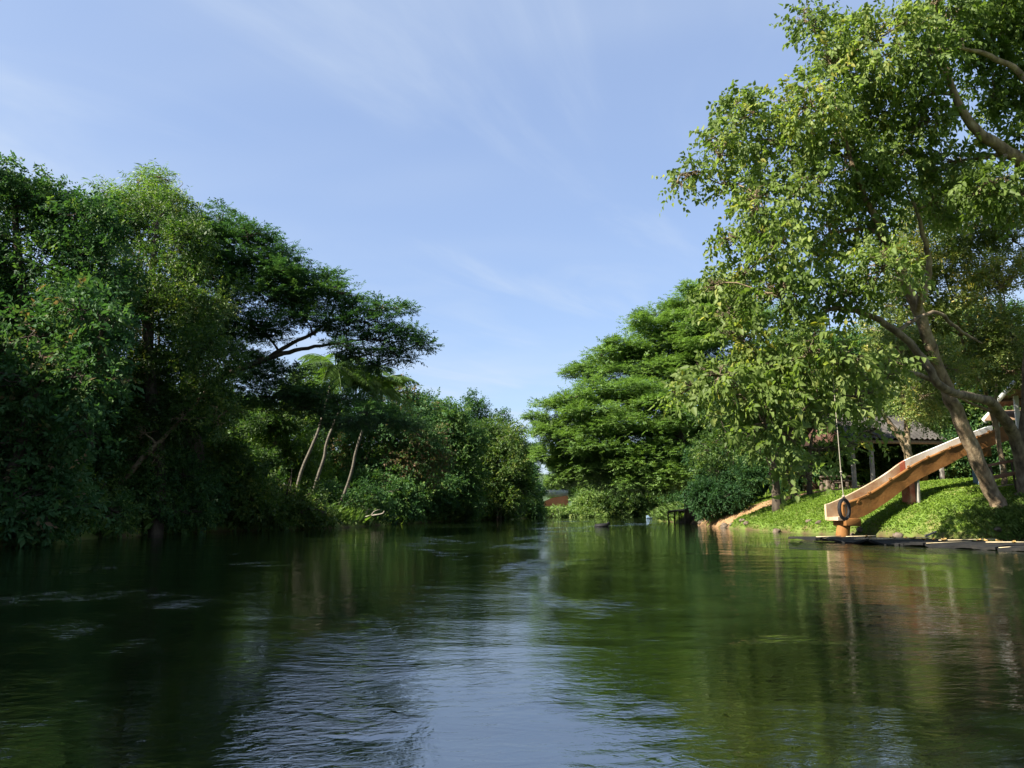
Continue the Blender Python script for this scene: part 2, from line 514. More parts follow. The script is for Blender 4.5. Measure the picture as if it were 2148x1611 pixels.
# ------------------------------------------------------------------ plants
SPRAY = {
    'broad':  dict(n=9,  L=0.58, s=0.165, w=0.60, droop=0.85, jit=0.45, up=0.25, v=6, k=62),
    'mid':    dict(n=10, L=0.52, s=0.135, w=0.50, droop=0.45, jit=0.5, up=0.3, v=4, k=85),
    'fine':   dict(n=11, L=0.45, s=0.095, w=0.42, droop=0.15, jit=0.5, up=0.4, v=4, k=130),
    'rain':   dict(n=14, L=0.46, s=0.125, w=0.42, droop=0.12, jit=0.3, up=0.9, v=4, k=105),
    'far':    dict(n=9,  L=0.75, s=0.23, w=0.58, droop=0.4, jit=0.5, up=0.35, v=4, k=38),
    'bamboo': dict(n=12, L=0.70, s=0.22, w=0.16, droop=0.6, jit=0.5, up=0.2, v=4, k=110),
}


def leaves(base, D, sp, rng, size=1.0):
    """leaves set alternately along twigs that start at base and run along D"""
    n, N_ = sp['n'], len(base)
    t = (np.arange(n) + 0.6) / n
    up = nrm(rng.normal(0, 1, (N_, 3)) * (1 - sp['up']) + np.array([0, 0, 1.0]) * (0.4 + sp['up']))
    lat = nrm(np.cross(D, up)); up = np.cross(lat, D)
    Ls = sp['L'] * rng.uniform(0.65, 1.25, (N_, 1))
    pos = base[:, None] + D[:, None] * (Ls * t)[:, :, None]
    pos[:, :, 2] -= 0.35 * sp['droop'] * Ls * t[None] ** 2
    side = np.where(np.arange(n) % 2 == 0, 1.0, -1.0)
    side[-1] = 0
    d = D[:, None] * 0.55 + lat[:, None] * side[None, :, None] + rng.normal(0, sp['jit'], (N_, n, 3))
    d[:, :, 2] -= sp['droop'] * rng.uniform(0.5, 1.5, (N_, n))
    d = nrm(d)
    u = up[:, None] + rng.normal(0, sp['jit'] * 0.7, (N_, n, 3))
    r = nrm(np.cross(d, u)); u = np.cross(r, d)
    s = size * sp['s'] * rng.uniform(0.6, 1.3, (N_, n, 1)) * rng.uniform(0.7, 1.25, (N_, 1, 1)); w = s * sp['w'] * 0.5
    if sp['v'] == 6:
        q = np.stack([pos, pos + d * s * 0.28 + r * w + u * w * 0.35, pos + d * s * 0.62 + r * w * 0.72 + u * w * 0.1,
                      pos + d * s - u * s * 0.12, pos + d * s * 0.62 - r * w * 0.72 + u * w * 0.1, pos + d * s * 0.28 - r * w + u * w * 0.35], 2)
        tri = np.array([[0, 1, 2], [0, 2, 3], [0, 3, 4], [0, 4, 5]])
    else:
        q = np.stack([pos, pos + d * s * 0.45 + r * w + u * w * 0.3, pos + d * s - u * s * 0.08, pos + d * s * 0.45 - r * w + u * w * 0.3], 2)
        tri = np.array([[0, 1, 2], [0, 2, 3]])
    k = q.shape[2]
    q = q.reshape(-1, 3)
    f = (np.arange(N_ * n)[:, None, None] * k + tri[None]).reshape(-1, 3)
    return q, f, k * n


def wander(a, b, rng, n=7, sag=0.0, rough=0.06, rise=0.0):
    a, b = np.asarray(a, float), np.asarray(b, float)
    t = np.linspace(0, 1, n)[:, None]
    l = np.linalg.norm(b - a)
    p = a + (b - a) * t
    p[:, 2] += (rise * l * 4 * t * (1 - t))[:, 0]
    k = rng.normal(0, rough * l, (4, 3)); k[0] = 0; k[-1] = 0
    return p + spline(k, n)


def make_tree(name, label, trunks, clumps, leaf, mat, bark, rng_seed, cat="tree", group=None, twigs=3, dens=1.0, size=1.0,
              fill=1.0, sub=8, tint=(0.45, 0.2), limb_k=0.34, taper_all=True, flat=False):
    """trunks: list of polylines of (point, radius); clumps: list of (centre, (rx, ry, rz))"""
    rng = np.random.default_rng(rng_seed)
    base = trunks[0][0][0]
    root = thing(name, base, label, cat, group)
    wood = MB(); skeleton = []
    for tr in trunks:
        pr = np.array([[*p, r] for p, r in tr])
        n = max(10, 5 * len(pr)); c = spline(pr, n)
        c[1:-1, :3] += rng.normal(0, 0.012, (n - 2, 3)) * (1 + 3 * c[1:-1, 3:4])
        rad = c[:, 3] * (1 + rng.normal(0, 0.03, n))
        wood.tube(c[:, :3], np.maximum(rad, 0.01), 10)
        skeleton.append(c)
    sk = np.vstack(skeleton)
    lo = base[2] + 0.25 * (sk[:, 2].max() - base[2])
    sk = sk[sk[:, 2] >= lo]
    cl = [(np.asarray(c, float), np.asarray(r, float)) for c, r in clumps]
    top = sk[-1, :3]
    cl.sort(key=lambda q: np.min(np.linalg.norm(sk[:, :3] - q[0], axis=1)))
    sp = SPRAY[leaf]
    Vs, Fs, Ts, nv = [], [], [], 0
    for c, r in cl:
        # a limb from the best place of the skeleton
        dv = c - sk[:, :3]
        cost = np.linalg.norm(dv, axis=1) + 0.9 * np.maximum(0, sk[:, 2] - c[2] + 0.15 * np.linalg.norm(dv[:, :2], axis=1)) - 1.2 * np.minimum(sk[:, 3], 0.25)
        i = int(np.argmin(cost)); a = sk[i, :3]; ra = sk[i, 3]
        l = np.linalg.norm(c - a)
        if l > 0.3:
            nn = max(6, int(l * 2.2))
            p = wander(a, c, rng, nn, rough=0.05, rise=0.08 if not flat else 0.05)
            r0 = min(0.75 * ra, 0.03 + limb_k * 0.055 * l + 0.02)
            rr = np.linspace(r0, 0.022, nn)
            wood.tube(p, rr, 6)
            sk = np.vstack([sk, np.hstack([p, rr[:, None]])[2:]])
        # lumps within the clump, a branch to each
        m = sub
        sd = nrm(rng.normal(0, 1, (m, 3)))
        sc = c + sd * r * rng.uniform(0.35, 0.8, (m, 1))
        srad = r * rng.uniform(0.26, 0.52, (m, 1))
        for s_, q in zip(sc, srad):
            p = wander(c - 0.15 * (c - a) * min(1, 1 / max(l, 0.1)), s_, rng, 5, rough=0.08, rise=0.06)
            wood.tube(p, np.linspace(0.026, 0.009, 5), 4, cap=False)
            for _ in range(twigs):
                e = s_ + nrm(rng.normal(0, 1, 3)) * q * rng.uniform(0.5, 1.05)
                wood.tube(wander(s_ - (s_ - c) * rng.uniform(0, 0.4), e, rng, 4, rough=0.1), np.linspace(0.012, 0.004, 4), 3, cap=False)
        area = math.pi * max(r[0], r[1]) * r[2]
        ns = max(12, int(sp['k'] * area * dens * fill / size ** 2))
        k = rng.integers(0, m, ns)
        dr = nrm(rng.normal(0, 1, (ns, 3)))
        rad = rng.uniform(0, 1, (ns, 1)) ** 0.42
        pos = sc[k] + dr * rad * srad[k]
        loose = rng.uniform(0, 1, ns) < 0.16
        pos[loose] = c + nrm(rng.normal(0, 1, (loose.sum(), 3))) * r * rng.uniform(0.6, 1.08, (loose.sum(), 1))
        D = nrm(dr * 0.9 + nrm((pos - c) / r) * 0.7 + rng.normal(0, 0.35, (ns, 3)) + np.array([0, 0, 0.05]))
        if flat:
            D[:, 2] = D[:, 2] * 0.35 + 0.05; D = nrm(D)
        q, f, per = leaves(pos, D, sp, rng, size)
        tv = np.clip(rng.normal(tint[0], tint[1] * 0.5) + rng.normal(0, tint[1], ns), 0, 0.97)
        tt = np.repeat(tv, per) + np.repeat(rng.normal(0, 0.10, ns * sp['n']), per // sp['n'])
        Vs.append(q); Fs.append(f + nv); Ts.append(np.clip(tt, 0, 1)); nv += len(q)
    wood.build("trunk", bark, root, smooth=True)
    mesh_obj("crown", np.vstack(Vs) - base, [np.vstack(Fs)], mat, root, attrs={"tint": np.concatenate(Ts)})
    return root


def pxc(d, items, deep=1.0, spread=0.0, seed=0, thick=1.0):
    """clumps from places and radii in the photograph at d metres; each: (px, py, rx, ry[, extra depth])"""
    rng = np.random.default_rng(seed + 77)
    out = []
    for it in items:
        dd = d + (it[4] if len(it) > 4 else rng.uniform(-spread, spread))
        k = dd / F0
        out.append((P(it[0], it[1], dd), (it[2] * k, max(it[2], it[3]) * k * deep, it[3] * k * thick)))
    return out


def pxt(items):
    """trunk line from (px, py, d, radius)"""
    return [(P(x, y, d), r) for x, y, d, r in items]


def foot(px, d, r, dz=0.15):
    """the trunk's foot: on the ground below the place px at d metres"""
    x = P(px, HORIZON, d)[0]
    return (np.array([x, d, gz(x, d) - dz]), r)


# ---------------------------------------------- the left bank
def left_bank():
    d = 25
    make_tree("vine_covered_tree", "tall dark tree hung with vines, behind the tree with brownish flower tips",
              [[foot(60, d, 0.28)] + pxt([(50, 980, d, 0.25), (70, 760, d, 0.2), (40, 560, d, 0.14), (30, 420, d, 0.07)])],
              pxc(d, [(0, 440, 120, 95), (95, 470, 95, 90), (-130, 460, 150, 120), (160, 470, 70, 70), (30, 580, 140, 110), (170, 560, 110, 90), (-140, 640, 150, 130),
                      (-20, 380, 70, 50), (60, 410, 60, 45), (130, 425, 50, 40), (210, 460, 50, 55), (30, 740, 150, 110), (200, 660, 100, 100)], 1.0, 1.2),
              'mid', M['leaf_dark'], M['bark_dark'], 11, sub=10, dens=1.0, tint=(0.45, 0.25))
    d = 20.5
    make_tree("flowering_tree", "bushy tree with brownish flower tips leaning over the dark water beside the vine covered tree",
              [[foot(10, d, 0.2)] + pxt([(20, 1020, d, 0.17), (60, 880, d, 0.13), (90, 740, d, 0.08)])],
              pxc(d, [(70, 690, 120, 80), (180, 650, 75, 55), (40, 800, 140, 90), (165, 790, 85, 80), (215, 700, 45, 60), (20, 930, 120, 90), (110, 950, 95, 75), (40, 1050, 95, 70),
                      (120, 1070, 70, 55), (70, 1115, 60, 30), (-100, 760, 120, 110), (-100, 980, 120, 130), (180, 900, 50, 50)], 0.8, 0.8),
              'mid', M['leaf_flower'], M['bark_dark'], 12, dens=0.9, tint=(0.5, 0.22), size=1.25)
    d = 30
    make_tree("tall_tree", "tall dense tree with yellowish lit top, behind the tree with brownish flower tips",
              [[foot(330, d, 0.3)] + pxt([(330, 950, d, 0.27), (310, 760, d, 0.22), (320, 560, d, 0.12), (330, 470, d, 0.06)])],
              pxc(d, [(300, 480, 90, 70), (240, 500, 70, 60), (380, 520, 80, 70), (300, 600, 120, 90), (410, 620, 90, 80), (230, 620, 90, 90), (330, 740, 120, 95), (440, 740, 90, 80),
                      (250, 760, 80, 90), (360, 440, 45, 35), (290, 870, 90, 70), (400, 860, 80, 70)], 1.0, 1.5),
              'mid', M['leaf_mid'], M['bark_dark'], 13, dens=1.0, tint=(0.5, 0.28), size=0.8)
    # bamboo showing over the trees
    d = 33
    culms = []
    rng = np.random.default_rng(5)
    for i, tx in enumerate((318, 335, 290, 230, 350, 268)):
        b = foot(270 + 14 * i, d, 0.06)
        culms.append([b] + pxt([(275 + 12 * i, 800, d, 0.055), (280 + 9 * i, 600, d, 0.045), (tx, 430, d, 0.03), (tx + (22 if i < 3 else 34), 385, d, 0.012)]))
    make_tree("bamboo_clump", "pale green bamboo plume standing highest above the trees at the water's bend", culms,
              pxc(d, [(312, 385, 30, 24), (338, 372, 24, 14), (292, 378, 16, 14), (322, 425, 40, 30), (280, 425, 40, 28), (225, 405, 34, 18), (352, 378, 14, 9), (255, 430, 40, 30), (360, 430, 30, 26), (300, 450, 60, 30)], 1.0, 0.5),
              'bamboo', M['leaf_bamboo'], M['bark_pale'], 14, cat="bamboo", dens=0.9, tint=(0.5, 0.2))
    # the spreading rain tree that reaches over the river
    d = 34
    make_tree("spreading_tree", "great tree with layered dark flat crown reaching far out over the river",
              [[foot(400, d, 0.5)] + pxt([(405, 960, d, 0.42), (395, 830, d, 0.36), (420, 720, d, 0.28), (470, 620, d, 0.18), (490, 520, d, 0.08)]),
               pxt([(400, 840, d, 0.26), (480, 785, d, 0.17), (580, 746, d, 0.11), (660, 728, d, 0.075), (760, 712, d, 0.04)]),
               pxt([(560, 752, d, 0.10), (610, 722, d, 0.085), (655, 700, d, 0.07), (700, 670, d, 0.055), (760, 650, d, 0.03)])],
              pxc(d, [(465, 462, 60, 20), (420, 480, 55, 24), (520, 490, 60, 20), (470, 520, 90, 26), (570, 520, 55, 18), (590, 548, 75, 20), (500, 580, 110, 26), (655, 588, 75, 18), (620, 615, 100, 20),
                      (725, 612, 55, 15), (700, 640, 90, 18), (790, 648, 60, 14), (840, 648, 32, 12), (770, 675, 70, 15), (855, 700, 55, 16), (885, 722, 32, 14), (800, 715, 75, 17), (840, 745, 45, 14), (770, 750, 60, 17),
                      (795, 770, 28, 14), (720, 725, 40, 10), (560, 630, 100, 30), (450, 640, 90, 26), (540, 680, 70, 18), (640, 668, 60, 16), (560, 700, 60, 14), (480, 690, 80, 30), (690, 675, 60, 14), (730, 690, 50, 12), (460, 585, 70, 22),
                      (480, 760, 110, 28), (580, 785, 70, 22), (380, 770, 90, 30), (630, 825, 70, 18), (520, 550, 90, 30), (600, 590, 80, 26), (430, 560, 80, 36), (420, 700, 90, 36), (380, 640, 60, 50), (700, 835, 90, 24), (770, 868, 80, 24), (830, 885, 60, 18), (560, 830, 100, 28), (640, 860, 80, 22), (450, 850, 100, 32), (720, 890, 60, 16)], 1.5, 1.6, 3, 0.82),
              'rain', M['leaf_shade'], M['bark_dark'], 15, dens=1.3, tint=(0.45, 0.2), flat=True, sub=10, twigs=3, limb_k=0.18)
    # a pale trunk leaning in the gloom
    d = 29
    make_tree("leaning_tree", "slender tree with pale leaning trunk in the gloom under the dense tree",
              [[foot(225, d, 0.13)] + pxt([(240, 1035, d, 0.11), (275, 990, d, 0.1), (305, 955, d, 0.09), (350, 910, d, 0.07), (400, 860, d, 0.05), (430, 820, d, 0.03)])],
              pxc(d, [(420, 830, 60, 40), (460, 880, 50, 40), (380, 880, 40, 25), (300, 905, 40, 26), (240, 1000, 36, 26), (330, 960, 30, 20)], 1.0, 0.6), 'mid', M['leaf_mid'], M['bark_pale'], 16, dens=0.7)


left_bank()


def bush(name, label, px, d, w, h, leaf, mat, seed, cat="shrub", group=None, dens=1.0, size=1.0, z=None, tint=(0.45, 0.2), stems=5, loc=None, deep=1.0, hang=0.0):
    """a shrub that stands on the ground: several stems and a lumpy crown, w and h in metres"""
    rng = np.random.default_rng(seed)
    if loc is None:
        x = P(px, HORIZON, d)[0]; y = d
    else:
        x, y = loc
    zb = max(gz(x, y), -0.05) if z is None else z
    base = np.array([x, y, zb])
    tr, cl = [], []
    for i in range(stems):
        a = rng.uniform(0, 6.28); q = rng.uniform(0.15, 0.6)
        e = base + np.array([math.cos(a) * w * 0.5 * q, math.sin(a) * w * 0.5 * q, h * rng.uniform(0.45, 0.85)])
        b0 = base + np.array([math.cos(a) * 0.1, math.sin(a) * 0.1, -0.1])
        tr.append([(b0, 0.05), ((b0 + e) / 2 + rng.normal(0, 0.08, 3), 0.035), (e, 0.015)])
    n = max(9, int(8 + w * h * 0.8))
    for i in range(n):
        a = rng.uniform(0, 6.28); q = math.sqrt(rng.uniform(0, 1)) * 0.95; zz = rng.uniform(0.12, 0.92) * (1 - 0.45 * q * rng.uniform(0.4, 1.2))
        c = base + np.array([math.cos(a) * w * 0.5 * q, math.sin(a) * w * 0.5 * q * deep, h * zz - hang * q])
        rr = min(w, h) * rng.uniform(0.11, 0.33)
        cl.append((c, (rr * 1.15, rr * 1.15, rr * 0.9)))
    return make_tree(name, label, tr, cl, leaf, mat, M['bark_dark'], seed, cat, group, twigs=1, dens=dens, size=size, sub=5, tint=tint, limb_k=0.1)


def left_under():
    G = "dark shrubs crowding the shaded bank"
    rows = [  # px, d, w, h, leaf material, label
        (-40, 21, 4, 3.0, 'leaf_dark', "low dark shrub touching the water at the picture's edge"),
        (190, 25, 3.6, 2.6, 'leaf_dark', "dark shrub under the tree with brownish flower tips"),
        (270, 27, 3.0, 2.2, 'leaf_mid', "shrub with yellowish lit leaves around the pale leaning trunk"),
        (330, 31, 3.2, 2.0, 'leaf_dark', "dark shrub in the deepest shade under the great spreading tree"),
        (420, 33, 3.6, 3.0, 'leaf_dark', "dark shrub beside the trunk of the great spreading tree"),
        (375, 30.5, 4.0, 3.6, 'leaf_dark', "broad dark shrub hiding the foot of the great spreading tree"),
        (480, 32.5, 2.4, 1.7, 'leaf_bamboo', "shrub with pale sunlit leaves hanging just over the water"),
        (530, 35.5, 3.4, 4.2, 'leaf_mid', "tall shrub before the palms with dim green leaves"),
        (590, 38, 3.2, 3.0, 'leaf_mid', "rounded shrub at the foot of the straight trunked palm"),
        (650, 39, 4.0, 1.7, 'leaf_mid', "low leafy shrub below the middle palm"),
        (700, 39.5, 3.0, 1.2, 'leaf_mid', "low bright creeping shrub that meets the water below the palms"),
        (800, 46, 4.0, 2.8, 'leaf_dark', "shrub standing behind the dead branches at the waterline"),
        (860, 52, 4.5, 3.6, 'leaf_dark', "shrub at the foot of the tree with rusty top"),
        (930, 60, 5, 4.2, 'leaf_dark', "dark shrub overhanging the water in the middle of the far bank"),
        (1000, 68, 5.5, 4.0, 'leaf_dark', "dark shrub overhanging the water below the rounded pale tree"),
        (1060, 78, 5.5, 4.2, 'leaf_mid', "shrub overhanging the water where the bank narrows"),
        (1110, 88, 5, 4.0, 'leaf_dark', "last dark shrub on the shaded bank before the river bends"),
    ]
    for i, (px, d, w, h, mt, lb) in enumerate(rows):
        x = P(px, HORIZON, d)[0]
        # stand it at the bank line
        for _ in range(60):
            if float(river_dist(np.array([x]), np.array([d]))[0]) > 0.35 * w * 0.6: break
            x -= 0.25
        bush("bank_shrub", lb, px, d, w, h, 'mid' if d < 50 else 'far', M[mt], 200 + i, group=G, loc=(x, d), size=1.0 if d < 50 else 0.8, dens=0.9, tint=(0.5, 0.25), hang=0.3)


left_under()


def frond_palm(label, trunk, crown_r, seed, n=17, group="palms leaning over the shaded bank"):
    rng = np.random.default_rng(seed)
    base = trunk[0][0]
    root = thing("palm_tree", base, label, "palm", group)
    pr = np.array([[*p, r * 0.56] for p, r in trunk]); c = spline(pr, 30)
    rad = c[:, 3] * (1 + 0.05 * np.sin(np.arange(30) * 2.1))
    mb = MB(); mb.tube(c[:, :3], rad, 10); mb.build("trunk", M['palm_bark'], root, smooth=True)
    top = c[-1, :3]
    V, F_, T, nv = [], [], [], 0
    for k in range(n):
        az = k * 2.399 + rng.uniform(-0.2, 0.2); el = rng.uniform(-0.25, 1.35)
        L = crown_r * rng.uniform(0.8, 1.15)
        t = np.linspace(0, 1, 26)
        hor = np.array([math.cos(az), math.sin(az), 0])
        sag = rng.uniform(0.45, 0.8)
        pts = top + hor * (L * t * math.cos(el))[:, None] + np.array([0, 0, 1.0]) * (L * (t * math.sin(el) - sag * t ** 2.2))[:, None]
        rib = MB(); rib.tube(pts, np.linspace(0.035, 0.008, 26), 4)
        V.append(np.vstack(rib.v)); fq = np.vstack(rib.f[4]); ft = np.vstack(rib.f[3])
        F_.append(np.vstack([fq[:, [0, 1, 2]], fq[:, [0, 2, 3]], ft]) + nv); T.append(np.full(len(V[-1]), 0.7)); nv += len(V[-1])
        tg = nrm(np.gradient(pts, axis=0)); lat = nrm(np.cross(tg, np.array([0, 0, 1.0]) + 0.2 * rng.normal(0, 1, 3)))
        tint = np.clip(rng.normal(0.5, 0.2), 0, 1)
        for s_ in (-1, 1):
            for j in range(2):
                idx = np.arange(3, 26)
                b0 = pts[idx] + tg[idx] * j * L / 50
                dr = nrm(tg[idx] * 0.55 + s_ * lat[idx] + np.array([0, 0, -0.45]) + rng.normal(0, 0.08, (len(idx), 3)))
                ll = (L * 0.3 * np.sin(np.pi * np.clip(0.12 + 0.85 * t[idx], 0, 1)) + 0.12)[:, None]
                wv = np.cross(dr, np.array([0, 0, 1.0])); wv = nrm(wv) * 0.028
                q = np.stack([b0 - wv * 0.4, b0 + dr * ll * 0.4 + wv, b0 + dr * ll - np.array([0, 0, 0.1]) * ll, b0 + dr * ll * 0.4 - wv], 1).reshape(-1, 3)
                f = (np.arange(len(idx))[:, None, None] * 4 + np.array([[0, 1, 2], [0, 2, 3]])[None]).reshape(-1, 3)
                V.append(q); F_.append(f + nv); nv += len(q); T.append(np.full(len(q), tint))
    mesh_obj("crown", np.vstack(V) - base, [np.vstack(F_)], M['leaf_palm'], root, attrs={"tint": np.clip(np.concatenate(T), 0, 1)})
    # hanging dead leaves under the crown
    sk = MB()
    for k in range(9):
        a = rng.uniform(0, 6.28); o = np.array([math.cos(a), math.sin(a), 0])
        l = rng.uniform(0.7, 1.5)
        sk.tube(spline([top - [0, 0, 0.1], top + o * 0.3 - [0, 0, 0.25 * l], top + o * 0.28 - [0, 0, l]], 6), np.linspace(0.05, 0.02, 6), 4)
    sk.build("dead_leaf_skirt", M['twig'], root)


def palms():
    d = 43
    frond_palm("first palm of the leaning three, its straight trunk nearest the great spreading tree", [foot(612, d, 0.17)] + pxt([(632, 990, d, 0.16), (655, 935, d, 0.15), (672, 890, d, 0.14), (704, 770, d, 0.13)]), 2.8, 31)
    d = 44
    frond_palm("middle palm of the leaning three, dry leaves hanging at its neck", [foot(645, d, 0.17)] + pxt([(665, 1005, d, 0.16), (680, 960, d, 0.15), (690, 915, d, 0.13), (745, 790, d, 0.12)]), 2.6, 32)
    d = 45
    frond_palm("third palm of the leaning three, its trunk curving up from the bank", [foot(705, d, 0.17)] + pxt([(728, 1020, d, 0.15), (740, 980, d, 0.14), (750, 935, d, 0.13), (792, 810, d, 0.12)]), 2.6, 33)


palms()


def left_far():
    G = "trees lining the shaded bank towards the bend"
    T = lambda px, d, top, r: [[foot(px, d, r)] + pxt([(px + 4, 1030, d, r * 0.85), (px - 3, (1030 + top) / 2, d, r * 0.6), (px + 3, top + 20, d, r * 0.25)])]
    make_tree("bank_tree", "pale green tree lit from behind, standing behind the palms' trunks", T(600, 52, 880, 0.2),
              pxc(52, [(600, 900, 60, 40), (560, 950, 55, 45), (640, 960, 60, 50), (590, 1010, 60, 45), (670, 1020, 50, 40), (640, 860, 40, 30), (520, 900, 50, 50), (660, 800, 40, 36), (620, 820, 40, 30)], 1, 1.5, 1), 'far', M['leaf_bamboo'], M['bark_dark'], 41, group=G, tint=(0.3, 0.2), size=0.8)
    make_tree("bank_tree", "bushy tree with rusty coloured top just past the palms", T(830, 55, 830, 0.24),
              pxc(55, [(830, 825, 50, 28), (800, 860, 50, 36), (870, 855, 45, 28), (830, 890, 70, 40), (770, 900, 55, 45), (880, 910, 55, 40), (800, 960, 70, 50), (870, 980, 70, 50), (820, 1040, 70, 40), (745, 960, 50, 50), (750, 1030, 50, 40)], 1, 1.5, 2), 'far', M['leaf_flower'], M['bark_dark'], 42, group=G, tint=(0.62, 0.22), size=0.75)
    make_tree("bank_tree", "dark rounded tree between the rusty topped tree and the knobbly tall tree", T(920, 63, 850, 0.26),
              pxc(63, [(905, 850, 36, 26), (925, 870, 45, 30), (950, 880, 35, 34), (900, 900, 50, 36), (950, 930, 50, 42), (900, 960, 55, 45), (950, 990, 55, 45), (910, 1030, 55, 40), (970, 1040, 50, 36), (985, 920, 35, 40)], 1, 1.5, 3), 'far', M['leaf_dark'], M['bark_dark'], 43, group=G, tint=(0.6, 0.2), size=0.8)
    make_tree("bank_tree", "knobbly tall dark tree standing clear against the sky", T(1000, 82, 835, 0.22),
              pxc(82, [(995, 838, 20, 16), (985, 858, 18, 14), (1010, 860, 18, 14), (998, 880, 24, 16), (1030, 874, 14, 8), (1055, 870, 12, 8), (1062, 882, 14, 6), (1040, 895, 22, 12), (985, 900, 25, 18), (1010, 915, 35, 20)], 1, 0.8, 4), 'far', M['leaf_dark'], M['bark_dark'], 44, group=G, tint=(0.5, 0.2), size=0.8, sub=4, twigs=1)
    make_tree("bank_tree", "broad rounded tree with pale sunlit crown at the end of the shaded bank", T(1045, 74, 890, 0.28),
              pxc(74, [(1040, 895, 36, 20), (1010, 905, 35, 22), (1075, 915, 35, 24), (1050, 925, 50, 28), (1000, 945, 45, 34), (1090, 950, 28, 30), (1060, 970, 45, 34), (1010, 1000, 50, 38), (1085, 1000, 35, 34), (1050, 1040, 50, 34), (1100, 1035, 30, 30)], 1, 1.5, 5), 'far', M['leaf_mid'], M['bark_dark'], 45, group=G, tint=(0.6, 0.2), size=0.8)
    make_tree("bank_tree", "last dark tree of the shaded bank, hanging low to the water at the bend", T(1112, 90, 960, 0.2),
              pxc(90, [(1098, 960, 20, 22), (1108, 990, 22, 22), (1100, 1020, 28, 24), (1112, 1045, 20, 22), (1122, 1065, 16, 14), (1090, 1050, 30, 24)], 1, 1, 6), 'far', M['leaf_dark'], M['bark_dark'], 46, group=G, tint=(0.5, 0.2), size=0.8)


left_far()


